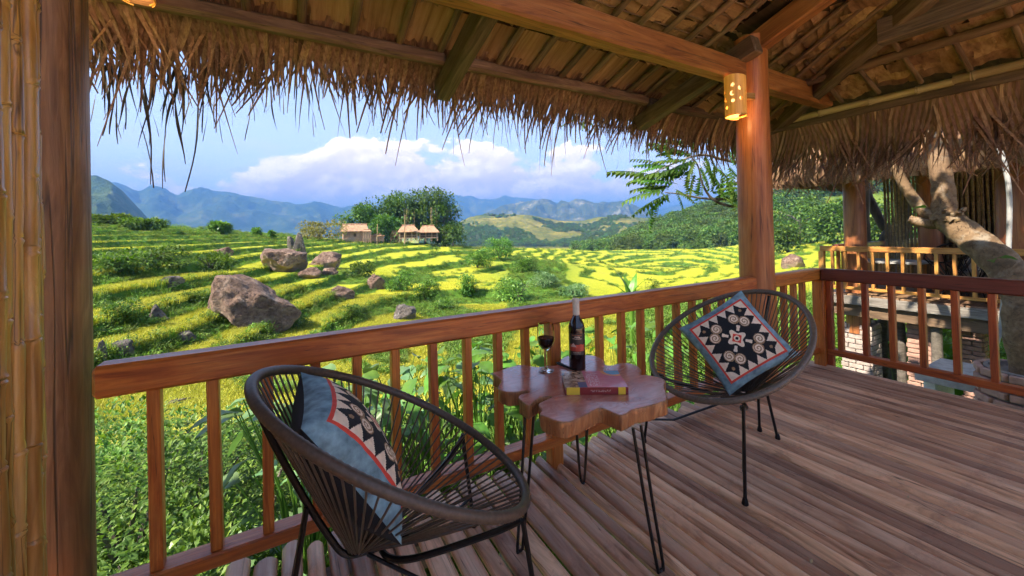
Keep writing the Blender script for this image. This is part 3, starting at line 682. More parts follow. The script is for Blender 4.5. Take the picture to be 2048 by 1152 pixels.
# ------------------------------------------------------------------ railings
fr = empty('front_railing', (0, RY, 0), 0, 'orange brown wooden railing along the front of the deck, facing the rice terraces', 'railing')
zb0, zb1, zt0, zt1 = .09, .14, .72, .82
beam('top_rail', (-.53, 0, .77), (3.04, 0, .77), .082, .10, M['rail'], fr, .010, .0008)
beam('top_rail', (3.24, 0, .77), (4.07, 0, .77), .082, .10, M['rail'], fr, .010, .0008)
beam('bottom_rail', (-.60, 0, .115), (3.04, 0, .115), .078, .05, M['rail'], fr, .006, .0006)
beam('bottom_rail', (3.24, 0, .115), (3.99, 0, .115), .078, .05, M['rail'], fr, .006, .0006)
for bx in [-.39, -.235, -.085, .075, .225, .38, .545, .705, .865, 1.025, 1.345, 1.51, 1.68, 1.84, 2.01, 2.17, 2.33, 2.49, 2.65, 2.81, 2.96, 3.33, 3.48, 3.63, 3.78]:
    j = random.uniform(-.004, .004); aim(link('baluster', beam_mesh(.59, .034, .042, .003), fr, M['rail']), (bx+j, 0, .135), (bx+random.uniform(-.006, .006), 0, .725), V((0, 1, 0)))
beam('newel', (1.185, -.004, -.03), (1.185, -.004, .722), .068, .066, M['rail'], fr, .005, up=(0, 1, 0))
sr = empty('side_railing', (RX, 0, 0), 0, 'shade darkened wooden railing along the right side of the deck', 'railing')
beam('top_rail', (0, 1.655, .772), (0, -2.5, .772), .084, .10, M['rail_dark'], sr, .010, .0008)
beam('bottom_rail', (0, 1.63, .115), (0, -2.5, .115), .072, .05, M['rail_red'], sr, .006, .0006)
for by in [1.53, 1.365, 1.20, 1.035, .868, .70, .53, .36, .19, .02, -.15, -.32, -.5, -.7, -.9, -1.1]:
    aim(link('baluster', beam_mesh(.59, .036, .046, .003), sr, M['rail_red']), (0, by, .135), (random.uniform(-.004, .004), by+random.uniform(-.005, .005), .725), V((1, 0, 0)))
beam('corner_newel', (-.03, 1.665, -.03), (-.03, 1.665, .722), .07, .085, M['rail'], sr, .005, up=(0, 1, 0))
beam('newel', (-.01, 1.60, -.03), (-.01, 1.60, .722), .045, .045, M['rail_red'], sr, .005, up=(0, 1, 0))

# ------------------------------------------------------------------ posts
def round_post(name, x, y, z0, z1, r0, r1, mat, label, flat=0, seed=0):
    rnd = random.Random(seed); mb = MB(); nn = 28; rows = 26; o = 0
    ph = [rnd.uniform(0, 6.28) for _ in range(4)]
    for i in range(rows+1):
        t = i/rows; z = (z1-z0)*t; r = r0+(r1-r0)*t
        for j in range(nn):
            w = 2*math.pi*j/nn
            q = r*(1+.012*math.sin(2*w+ph[0]+t*1.2)+.008*math.sin(3*w+ph[1]-t*2)+.006*math.sin(5*w+ph[2]+t*5))
            if flat and j in (7, 16, 22): q *= .955
            mb.v.append((q*math.cos(w), q*math.sin(w), z))
    for i in range(rows):
        for j in range(nn): mb.face((i*nn+j, i*nn+(j+1) % nn, (i+1)*nn+(j+1) % nn, (i+1)*nn+j))
    mb.face(list(range(nn))[::-1]); mb.face([rows*nn+j for j in range(nn)])
    o = mb.build(name, mat, None, True, 60, (x, y, z0)); return tag(o, label, 'post')
round_post('wooden_post', 3.155, 1.725, gz(3.1, 1.7)-.3, 2.66, .132, .112, M['post'], 'thick varnished round post carrying the roof beside the right chair', 0, 3)
lp = at(192, 740, 1); az_r = math.atan2(lp.x, lp.y)                         # the post's right edge seen from the deck
prad = .112; dist = 1.98; cang = az_r - math.asin(prad/dist)
LPX, LPY = dist*math.sin(cang), dist*math.cos(cang)
round_post('wooden_post', LPX, LPY, gz(LPX, LPY)-.3, 2.9, prad, .105, M['post_dark'], 'dark cracked round post beside the bamboo wall at left', 1, 8)

# ------------------------------------------------------------------ bamboo wall at the left
bw = empty('bamboo_wall', (-.622, 0, 0), 0, 'wall of upright yellow bamboo canes left of the dark post', 'wall')
ys = 1.665; rb = random.Random(12)
for i in range(46):
    r0 = rb.choice((.016, .019, .021, .018)); off = rb.uniform(-.020, .010)
    if i == 0: r0 = .014
    yy = ys - r0
    o = pole('bamboo_cane', (off, yy+rb.uniform(-.004, .004), -.02), (off+rb.uniform(-.02, .02), yy+rb.uniform(-.006, .006), 3.0), r0*1.05, r0*.93, M['bamboo'], bw, 12, .0022, .24)
    ys = yy - r0*rb.uniform(1.1, 1.4)
    if ys < -.6: break
for i in range(9): aim(link('backing_slat', beam_mesh(2.5, .10, .012, .003), bw, M['rafter_dark']), (-.05, 1.62, .2+i*.33), (-.05, -.7, .2+i*.33), V((1, 0, 0)))

# ------------------------------------------------------------------ thatched roof
EY, EZ, SL = 2.60, 2.425, .325                                    # eave purlin line and roof slope
TH = math.atan(SL)
def zf(y): return EZ+.03+SL*(EY-y)                                # underside of the rafters, front slope
roof = empty('thatched_roof', (0, 0, 0), 0, 'palm thatch roof with exposed poles and beams over the deck', 'roof')
beam('tie_beam', (-2.2, 1.755, 2.392), (4.46, 1.755, 2.392), .115, .165, M['beam'], roof, .014, .002)
beam('eave_purlin', (-2.2, EY, EZ-.005), (.965, EY, EZ-.01), .075, .088, M['rafter'], roof, .018, .004)
beam('eave_purlin', (.985, EY, EZ-.01), (2.98, EY, EZ-.004), .075, .088, M['rafter'], roof, .018, .004)
beam('eave_purlin', (3.0, EY, EZ-.02), (4.1, EY-.12, EZ-.06), .075, .085, M['rafter_dark'], roof, .018, .004)
for xx, w, hh in ((.985, .10, .15), (3.02, .10, .14)):             # outriggers carrying the eave
    beam('outrigger', (xx, 1.60, zf(1.60)-.23), (xx, 2.74, zf(2.74)-.17), w, hh, M['rafter_dark'], roof, .008, .003)
beam('principal_rafter', (3.155, 1.72, 2.60), (3.155, -1.0, 2.60+.325*2.72), .10, .16, M['beam'], roof, .01, .003)
H0, H1 = V((4.70, 2.45, 2.215)), V((2.9, .07, 2.815))              # hip at the right corner
hd = (H1-H0); beam('hip_rafter', H0, H0+hd*1.25, .10, .14, M['rafter_dark'], roof, .008, .003)
def slope_pt(x, s):
    """front slope: s metres from the eave purlin towards the ridge"""
    y = EY - s*math.cos(TH); return V((x, y, zf(y)))
UP = V((0, -math.sin(TH)*0, 1))
slope_dir = V((0, -math.cos(TH), math.sin(TH))); slope_n = V((0, math.sin(TH), math.cos(TH)))
rx = [-2.1, -1.86, -1.62, -1.40, -1.16, -.92, -.70, -.45, -.19, .085, .36, .64, .915, 1.10, 1.37, 1.66, 1.94, 2.19, 2.45, 2.71, 2.93]
for q in rx: pole('rafter', slope_pt(q+random.uniform(-.01, .01), -.05), slope_pt(q+random.uniform(-.02, .02), 3.6), .024, .019, M['rafter'], roof, 8, .002)
# right part of the front slope, between the principal rafter and the hip
def patch(u, s):
    a = slope_pt(3.155, s); hk = min(max(s/3.35, -.1), 1.2); h = H0+hd*hk
    return a+(h-a)*u
for u in (.10, .25, .40, .55, .70, .85):
    pole('rafter', patch(u, .05)-V((0, 0, .0)), patch(u, 3.0), .019, .016, M['rafter'], roof, 8, .002)
# leaf courses under the battens
def course_mesh(w, L, seed, horiz):
    """a slightly curled palm-leaf shingle: x across, y downslope, frayed lower edge"""
    r = random.Random(seed); mb = MB(); nx, ny = 10, 4; o = []
    for i in range(nx+1):
        ee = r.uniform(-.02, .02) if not horiz else .011*math.sin(i*.63+seed)+r.uniform(-.004, .004); e0 = 0 if not horiz else .012*math.sin(i*.5+seed*2.3)
        for j in range(ny+1):
            t = j/ny; xx = -w/2+w*i/nx; pl = (.003 if (i % 2) else -.003)*(.4+t)
            z = pl + .012*t*t*math.sin(i*.9+seed) - .016*t + r.uniform(-.0015, .0015)
            mb.v.append((xx+(r.uniform(-.004, .004)), -L*t + (ee if j == ny else (e0 if j == 0 else 0)), z))
    for i in range(nx):
        for j in range(ny): mb.face((i*(ny+1)+j, i*(ny+1)+j+1, (i+1)*(ny+1)+j+1, (i+1)*(ny+1)+j))
    return mb.mesh('palm_leaf', True, 25, [M['shingle_row'] if horiz else M['shingle']])
CM = [course_mesh(.31, .30, i, False) for i in range(6)]; CH = [course_mesh(.29, .105, 30+i, True) for i in range(10)]
REST = {'v': [], 'f': []}; NLEAF = [0]
def place(me, p, xdir, ddir, name='palm_leaf', par=None, flip=1):
    """local x along xdir, -y along ddir (downslope)"""
    X = xdir.normalized(); Y = (-ddir); Y = (Y - X*Y.dot(X)).normalized(); Z = X.cross(Y)
    if Z.z < 0: X, Z = -X, -Z
    mm = Matrix((X, Y, Z)).transposed().to_4x4(); mm.translation = p
    if name == 'palm_leaf':
        NLEAF[0] += 1
        if NLEAF[0] > 300:
            b0 = len(REST['v']); REST['v'] += [tuple(mm @ q.co) for q in me.vertices]; REST['f'] += [[b0+i for i in f.vertices] for f in me.polygons]; return None
    o = link(name, me, par or roof); o.matrix_local = mm; return o
XA = V((1, 0, 0)); DN = -slope_dir
k = 0
xs0 = -1.85
while xs0 < 3.2:                                                   # first course over the purlin: broad smooth leaves
    place(CM[k % 6], slope_pt(xs0, .34+random.uniform(-.01, .01))+slope_n*(.036+random.uniform(0, .008)), XA+V((0, random.uniform(-.03, .03), 0)), DN); xs0 += .265; k += 1
s = .46; row = 0
while s < 2.65:
    xs0 = -1.6+random.uniform(0, .2) if s < .9 else (.2 if s < 1.6 else 1.0)
    while xs0 < 3.15:
        tl = random.uniform(-.05, .05)
        place(CH[k % 10], slope_pt(xs0, s+random.uniform(-.016, .016))+slope_n*(.040+random.uniform(0, .012)), XA+slope_dir*tl, DN + slope_n*random.uniform(-.22, .20)); xs0 += .262+random.uniform(-.01, .03); k += 1
    s += .116; row += 1
for i in range(16):                                                # thin battens holding the courses
    s = .40+.116*i; pole('batten', slope_pt(-1.9 if i < 6 else .0, s+.07)+slope_n*.028, slope_pt(3.1, s+.07+random.uniform(-.02, .02))+slope_n*.028, .007, .006, M['rafter'], roof, 6, .003)
# right patch courses
s = .05
while s < 2.7:
    u = .02
    while u < 1.0:
        p0 = patch(u, s); px_ = (patch(u+.05, s)-p0).normalized(); dn = (patch(u, s-.1)-p0).normalized(); wd = (patch(1, s)-patch(0, s)).length
        nn = px_.cross(dn).normalized(); nn = nn if nn.z > 0 else -nn
        place(CH[k % 10], p0+nn*(.036+random.uniform(0, .012)), px_+dn*random.uniform(-.05, .05), dn+nn*random.uniform(-.16, .1)); k += 1
        u += .25/max(wd, .3)
    s += .125
# thick thatch above (keeps sun and rain out): one shell per slope
def shell(pts, th, mat, name='thatch_cover'):
    mb = MB(); n_ = V((0, 0, 1)); a = [V(p) for p in pts]; b_ = [p+n_*th for p in a]; k_ = len(a)
    mb.add(a+b_, [tuple(range(k_)), tuple(range(2*k_-1, k_-1, -1))]+[(i, (i+1) % k_, k_+(i+1) % k_, k_+i) for i in range(k_)])
    return mb.build(name, mat, roof, False)
o_ = slope_n*.065
shell([slope_pt(-3.4, -.36)+o_, slope_pt(3.155, -.36)+o_, slope_pt(3.155, 2.95)+o_, slope_pt(-3.4, 2.95)+o_], .16, M['shingle_back'])  # rear edge cut short behind the camera to let fill light in
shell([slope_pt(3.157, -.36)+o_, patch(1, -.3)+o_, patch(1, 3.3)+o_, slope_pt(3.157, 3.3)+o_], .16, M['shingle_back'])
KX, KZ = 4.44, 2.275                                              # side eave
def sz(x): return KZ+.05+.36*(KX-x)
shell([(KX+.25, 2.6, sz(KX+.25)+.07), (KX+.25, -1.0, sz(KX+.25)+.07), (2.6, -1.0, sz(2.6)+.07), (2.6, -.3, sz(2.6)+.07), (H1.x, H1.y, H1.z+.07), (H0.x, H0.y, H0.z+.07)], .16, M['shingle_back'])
# side slope: bamboo eave purlin, fascia, second purlin, big side beam, rafters
pole('side_purlin', (KX, 2.12, KZ-.005), (KX, .93, KZ), .030, .030, M['bamboo_pale'], roof, 12, .001, .34)
pole('side_purlin', (KX+.002, .93, KZ+.012), (KX, -3.0, KZ), .034, .034, M['bamboo_pale'], roof, 12, .001, .34)
beam('fascia', (KX+.055, 2.30, KZ-.035), (KX+.055, -3.0, KZ-.035), .025, .10, M['rafter_dark'], roof, .004, .002)
pole('side_purlin', (3.99, 1.75, sz(3.99)-.028), (3.99, -2.4, sz(3.99)-.028), .034, .030, M['rafter'], roof, 10, .003)
beam('side_beam', (3.60, 1.10, sz(3.6)-.10), (3.60, -2.6, sz(3.6)-.10), .10, .17, M['rafter_dark'], roof, .01, .003)
for yy in (1.62, 1.36, 1.10, .84, .58, .32, .06, -.2): pole('side_rafter', (KX-.02, yy, sz(KX-.02)-.005), (3.2 if yy < .6 else 3.75, yy, sz(3.2 if yy < .6 else 3.75)-.005), .019, .016, M['rafter'], roof, 8, .002)
sdn = V((1, 0, -.36)).normalized(); sn = V((.36, 0, 1)).normalized(); SY = V((0, -1, 0))
s = .12
while s < 1.25:
    yy = 1.95-.8*s
    while yy > -.3:
        xx = KX-s*.94; place(CH[k % 10], V((xx, yy, sz(xx)))+sn*(.034+random.uniform(0, .012)), SY+sdn*random.uniform(-.04, .04), sdn+sn*random.uniform(-.12, .14)); k += 1
        yy -= .28+random.uniform(-.02, .03)
    s += .10
rm = bpy.data.meshes.new('palm_leaf_courses'); rm.from_pydata(REST['v'], [], REST['f']); rm.update(); rm.polygons.foreach_set('use_smooth', [True]*len(rm.polygons)); rm.materials.append(M['shingle_row']); tag(link('palm_leaf_courses', rm, roof), kind='stuff')
# fringe: palm leaves whose split tips hang over the eave
def fan_mesh(ns, w, L, seed, droop=.5, splay=.35, split=.6, loose=.2, lean=None):
    """pleated palm leaf: attached edge along x at y=0, whole blade down to the split, separate tips below, hanging to -z"""
    r = random.Random(seed); mb = MB(); lean = r.uniform(-.30, .30) if lean is None else lean; ph = r.uniform(0, 6)
    for i in range(ns):
        f0, f1 = i/ns-.5, (i+1)/ns-.5; Ls = L*r.uniform(.80, 1.10)*(1+.10*math.sin(i*.7+ph)); sp_ = split*r.uniform(.82, 1.12)
        dv = r.gauss(0, .10); dz = r.gauss(0, .10); tipw = r.uniform(.06, .3); tw = r.gauss(0, .5)
        if r.random() < loose: dv += r.gauss(0, .30); dz -= r.uniform(.1, .6); Ls *= r.uniform(.95, 1.3); sp_ *= .8
        nseg = 8; base = len(mb.v)
        for j in range(nseg+1):
            t = j/nseg; e = max(0, t-sp_)/(1-sp_+1e-6); al = (L*min(t, sp_)+Ls*max(0, t-sp_)); a_ = droop*t
            yy_ = -al*math.cos(a_); zz = -al*math.sin(a_)+dz*e*Ls*.45
            c = (f0+f1)/2*w*(1+splay*t)+lean*al+dv*e*Ls*.8; hw = w/ns*.5*(1+splay*t)*(1.06 if e == 0 else (1.0-(1-tipw)*e**.8)*.95)
            pl = .0055*(.5+t)*(1 if e == 0 else 1-e*.6)
            mb.v += [(c-hw*math.cos(tw*e), yy_, zz+(pl if i % 2 else -pl)-hw*math.sin(tw*e)), (c+hw*math.cos(tw*e), yy_, zz+(-pl if i % 2 else pl)+hw*math.sin(tw*e))]
        for j in range(nseg): mb.face((base+2*j, base+2*j+1, base+2*j+3, base+2*j+2))
    return mb.mesh('palm_fringe', False, None, [M['thatch']])
FAN = [fan_mesh(22, .40, .49, 200+i, .36+.10*(i % 3), .30, .62, .12) for i in range(9)]
FANL = [fan_mesh(24, .42, .60, 220+i, .42+.08*(i % 3), .26, .64, .14) for i in range(9)]
FAN2 = [fan_mesh(9, .18, .52, 240+i, .70, .5, .40, .45) for i in range(6)]
FAN3 = [fan_mesh(16, .34, .42, 270+i, .50, .35, .50, .3) for i in range(6)]
k = 0; xs0 = -1.7
while xs0 < 3.25:
    p = slope_pt(xs0, .08)+slope_n*.033
    place((FANL if xs0 < .1 else FAN)[k % 9], p+V((0, 0, random.uniform(-.004, .01))), XA+V((0, random.uniform(-.05, .05), random.uniform(-.02, .02))), DN+V((0, 0, random.uniform(-.06, .04))), 'palm_fringe'); xs0 += .19+random.uniform(-.03, .03); k += 1
xs0 = -1.6
while xs0 < 3.4:
    p = slope_pt(xs0, -.06)+slope_n*.05
    place(FAN2[k % 6], p, XA+V((0, random.uniform(-.25, .25), 0)), DN+V((0, 0, random.uniform(-.22, .05))), 'palm_fringe'); xs0 += .26+random.uniform(-.08, .08); k += 1
xs0 = -1.7
while xs0 < 3.3:
    place(FAN3[k % 6], slope_pt(xs0, .0)+slope_n*.06, XA+V((0, random.uniform(-.12, .12), 0)), DN+V((0, 0, random.uniform(-.30, -.12))), 'palm_fringe'); xs0 += .20+random.uniform(-.03, .03); k += 1
# fringe right of the post, turning the corner
cor = [V((3.25, 2.62, 2.45)), V((3.7, 2.52, 2.40)), V((4.1, 2.42, 2.34)), V((4.45, 2.30, 2.28))]
for i in range(10):
    t = i/9*3; j = min(int(t), 2); p = cor[j].lerp(cor[j+1], t-j); place(FAN[(k+i) % 9], p, XA+V((0, -.25, 0)), V((.15, 1, -.55-.06*i)), 'palm_fringe')
# fringe along the side eave, hanging nearly straight down
SF = [fan_mesh(17, .30, .62, 300+i, .42, .22, .50, .22) for i in range(7)]
yy = 2.25; k = 0
while yy > -.2:
    place(SF[k % 7], V((KX+.085+random.uniform(0, .02), yy, KZ-.055+random.uniform(-.015, .015))), SY+V((0, 0, random.uniform(-.03, .03))), V((.30, 0, -1))+V((random.uniform(-.05, .12), random.uniform(-.10, .10), 0)), 'palm_fringe')
    yy -= .115+random.uniform(-.015, .015); k += 1
yy = 2.2
while yy > -.2:
    place(FAN2[k % 6], V((KX+.14, yy, KZ-.10)), SY, V((.45, random.uniform(-.2, .2), -1)), 'palm_fringe'); yy -= .17+random.uniform(-.03, .03); k += 1
# single dry strands hanging below the fringe
def strand(p, L, dx, dy, w, seed, bend=None):
    r = random.Random(seed); mb = MB(); n_ = 9; px = dx/n_; base = 0; x = y = z = 0; a = r.uniform(0, 3)
    for j in range(n_+1):
        t = j/n_; ww = w*(1-.75*t)*(1+.25*math.sin(t*9+seed)); xx = dx*t+.02*math.sin(t*5+seed)*L; yy_ = dy*t; zz = -L*t**.95
        if bend and t > bend: zz = -L*(2*bend-t)
        tw = a+t*2.5; mb.v += [(xx-ww*math.cos(tw), yy_-ww*math.sin(tw), zz), (xx+ww*math.cos(tw), yy_+ww*math.sin(tw), zz+.002)]
    for j in range(n_): mb.face((2*j, 2*j+1, 2*j+3, 2*j+2))
    return link('dry_strand', mb.mesh('dry_strand', False, None, [M['strand']]), roof, None, p)
def strand_px(u, v0, v1, du=0, w=.006, y=3.08, seed=0, bend=None):
    w *= 1.45
    a = ony(u-du*.4, v0-45, y-.05); b_ = ony(u+du, v1, y); strand(a, a.z-b_.z, b_.x-a.x, random.uniform(-.02, .02), w, seed, bend)
for i, q in enumerate([(205, 150, 250, 18, .007), (225, 170, 282, 26, .006), (252, 282, 282, 0, .001), (258, 170, 262, -6, .008), (272, 160, 378, 38, .008), (290, 180, 372, 20, .007), (300, 190, 300, -14, .006), (333, 180, 366, 5, .005), (345, 200, 380, -16, .006), (355, 190, 330, 14, .009), (372, 190, 280, -8, .007), (398, 180, 386, -22, .007), (402, 180, 270, 8, .006), (430, 175, 250, 4, .006), (440, 190, 288, 6, .005), (470, 160, 255, -6, .006), (500, 170, 245, 8, .005), (535, 165, 230, -6, .005), (560, 170, 235, 10, .005), (590, 170, 260, 4, .005), (760, 190, 275, 2, .005), (805, 195, 285, 4, .005), (730, 190, 250, 5, .004), (900, 200, 310, 2, .005), (930, 205, 312, -4, .005), (950, 200, 310, -14, .006), (880, 205, 260, -8, .005), (985, 215, 300, -30, .005), (1010, 215, 290, -14, .004), (1060, 220, 300, -6, .005), (1075, 220, 350, -2, .006), (1100, 225, 330, -4, .005), (1112, 225, 335, -6, .004), (1125, 225, 295, 2, .004), (1135, 230, 300, 4, .004), (1165, 230, 300, 10, .004), (1205, 240, 310, -18, .007), (1250, 255, 340, -24, .008), (1270, 260, 350, -10, .008), (1295, 265, 330, -8, .007), (690, 190, 230, 6, .005), (640, 175, 225, -6, .005)] + [(random.uniform(200, 420), 175, random.uniform(215, 300), random.uniform(-26, 26), random.uniform(.004, .008)) for _ in range(26)] + [(random.uniform(430, 1280), 190+.06*random.uniform(0, 900), random.uniform(250, 300), random.uniform(-16, 16), random.uniform(.003, .005)) for _ in range(24)]):
    strand_px(*q[:5], seed=i)

# ------------------------------------------------------------------ bamboo lamps
def lamp(loc, rz, label, watts, h=.285, R=.072):
    t = empty('wall_lamp', loc, rz, label, 'lamp')
    holes = [(.55, .76, 's'), (-.30, .63, 'c'), (.52, .55, 'c'), (-.22, .43, 'c'), (.56, .36, 'o'), (-.10, .22, 'o'), (1.25, .66, 'c'), (-1.15, .66, 'c'), (1.3, .40, 'o'), (-1.1, .38, 'c'), (2.2, .6, 'c'), (-2.2, .5, 'c')]
    def open_(a, z):
        for ha, hz_, kd in holes:
            dx = (a-ha)*R; dz = z-hz_*h; r_ = math.hypot(dx, dz)
            if kd == 'o' and r_ < .0115: return True
            if kd == 'c' and r_ < .016 and math.hypot(dx-.009, dz-.003) > .0125: return True
            if kd == 's' and r_ < .006+.010*abs(math.cos(2.5*math.atan2(dz, dx)))**2: return True
        return False
    mb = MB(); na_, nz_ = 150, 120; vid = {}
    for i in range(na_+1):
        a = -2.6+5.2*i/na_
        for j in range(nz_+1):
            z = h*j/nz_ + (.010*math.cos(a) if j in (0, nz_) else 0); rr = R*(1+.02*math.sin(a*2))
            vid[i, j] = len(mb.v); mb.v.append((rr*math.cos(a), rr*math.sin(a), z))
    for i in range(na_):
        for j in range(nz_):
            if not open_(-2.6+5.2*(i+.5)/na_, h*(j+.5)/nz_): mb.face((vid[i, j], vid[i+1, j], vid[i+1, j+1], vid[i, j+1]))
    sh, n, b, out = newmat('lit_bamboo_shade'); v, r_, tc = coords(n, (40, 40, 2.5)); g = n.noise(v, 1.2, 5, .6, .5)
    col = n.ramp(g, [(.3, (.52, .24, .055)), (.55, (.72, .40, .11)), (.75, (.82, .52, .18))]); n.set(b.inputs['Base Color'], col); b.inputs['Roughness'].default_value = .4
    n.set(b.inputs['Emission Color'], n.mix(1, col, (1.0, .62, .24), 'MULTIPLY')); b.inputs['Emission Strength'].default_value = .09
    sh.cycles.emission_sampling = 'NONE'; mb.build('lamp_shade', sh, t)
    gl = plain('lamp_glow', (.9, .6, .3), .5, emit=(1, .62, .22), es=.7)
    m2 = MB(); m2.lathe([(.001, .04), (.028, .06), (.036, .12), (.034, .2), (.022, .26), (.001, .285)], 20); m2.build('bulb', gl, t)
    m3 = MB(); m3.tube([V((R*.96*math.cos(w), R*.96*math.sin(w), .004)) for w in [i/24*6.283 for i in range(24)]], .005, 6, closed=True); m3.build('base_ring', M['bamboo'], t)
    aim(link('bracket', beam_mesh(.12, .03, .05, .004), t, M['bamboo']), (-.05, 0, h*.55), (-.17, 0, h*.55))
    ld = bpy.data.lights.new('bulb_light', 'POINT'); ld.energy = watts*.25; ld.color = (1, .58, .24); ld.shadow_soft_size = .05
    lo = bpy.data.objects.new('bulb_light', ld); COL.objects.link(lo); lo.parent = t; lo.location = (0, 0, .02)
    return t
lamp((2.845, 1.672, 2.005), math.pi-.25, 'lit bamboo lamp with moon and star cut-outs on the thick round post', 4.0)
ll = at(272, -4, 2.6); lamp((ll.x, ll.y, ll.z+.0), rad(-100), 'lit bamboo lamp peeking in at the top edge beside the dark post', 1.2)
# ------------------------------------------------------------------ lounge chairs (oval rim, cords to a hub, steel rod legs)
CA, CB, CE, CT, CZ = .437, .377, -.082, rad(30.0), .598
def rim_pt(t, k=1.0):
    s = CA*k*math.cos(t); w = CB*k*math.sin(t)*(1-CE*math.cos(t))
    return V((s*math.cos(CT), w, CZ - s*math.sin(CT)))
HUB = V((-.125, 0, .285))
def chair(loc, rz, label, cmat, rmat):
    t = empty('lounge_chair', loc, rz, label, 'chair', 'cord lounge chairs')
    mb = MB(); nn = 300; pts = []; rs = []
    for i in range(nn): pts.append(rim_pt(2*math.pi*i/nn)); rs.append(.0138+(.0012 if i % 2 else 0))
    mb.tube(pts, rs, 10, closed=True); mb.build('rim', rmat, t, True, None)
    nc = 84; rr = random.Random(5)
    for i in range(nc):
        a = 2*math.pi*(i+.5)/nc; p = rim_pt(a); hd_ = V((p.x-HUB.x, p.y, 0)).normalized()
        q = HUB+hd_*.022+V((0, 0, .004*math.sin(i*1.7))); d = (q-p); n_ = 4
        sag = .010*rr.uniform(.2, 1); mb = MB()
        mb.tube([p+d*(j/n_)-V((0, 0, sag*math.sin(math.pi*j/n_))) for j in range(n_+1)], .0031, 5); mb.build('cord', cmat, t)
    mb = MB(); mb.tube([HUB+V((.026*math.cos(w), .026*math.sin(w), .002)) for w in [2*math.pi*i/20 for i in range(20)]], .006, 6, closed=True); mb.build('hub_ring', M['metal'], t)
    # steel frame: spine from the back rim to the hub and on to the front, four feet
    back = rim_pt(math.pi)+V((-.004, 0, -.022)); front = rim_pt(0)+V((-.02, 0, -.022))
    mb = MB(); mb.tube(spline([back, back.lerp(V((-.29, 0, .52)), .55), V((-.255, 0, .46)), V((-.20, 0, .345)), V((-.16, 0, .282)), V((-.10, 0, .268)), V((.02, 0, .268))], 6), .0095, 8); mb.build('back_spine', M['metal'], t)
    fl, frr = V((.285, .255, .395)), V((.285, -.255, .395))
    mb = MB(); mb.tube(spline([fl, V((.20, .20, .345)), V((.0, .09, .272)), V((-.06, 0, .262)), V((.0, -.09, .272)), V((.20, -.20, .345)), frr], 7), .0095, 8); mb.build('seat_frame', M['metal'], t)
    feet = [(V((.285, .262, .40)), V((.335, .29, 0))), (V((.285, -.262, .40)), V((.335, -.29, 0)))]
    for a, b_ in feet:
        mb = MB(); mb.tube([a, b_+V((0, 0, .004))], .0075, 8); mb.build('leg', M['metal'], t)
        mb = MB(); mb.lathe([(.012, 0), (.014, .004), (.011, .02), (.008, .03)], 12); mb.build('foot', M['metal'], t, loc=b_)
    for sgn in (1, -1):
        mb = MB(); mb.tube([V((-.255, .006*sgn, .45)), V((-.335, .05*sgn, .004))], .0075, 8); mb.build('leg', M['metal'], t)
        mb = MB(); mb.lathe([(.012, 0), (.014, .004), (.011, .02), (.008, .03)], 12); mb.build('foot', M['metal'], t, loc=V((-.335, .05*sgn, 0)))
        mb = MB(); mb.tube([V((-.10, .01*sgn, .266)), V((.20, .20*sgn, .13)), V((.318, .276*sgn, .13))], .006, 6); mb.build('brace', M['metal'], t)
    return t
chair((.283, 1.231, 0), rad(-3.8), 'brown cord lounge chair in the foreground, seen from its side', M['cord'], M['rim'])
chair((2.04, 1.276, 0), rad(-182.7), 'brown cord lounge chair beyond the table, facing left by the round post', M['cord'], M['rim2'])

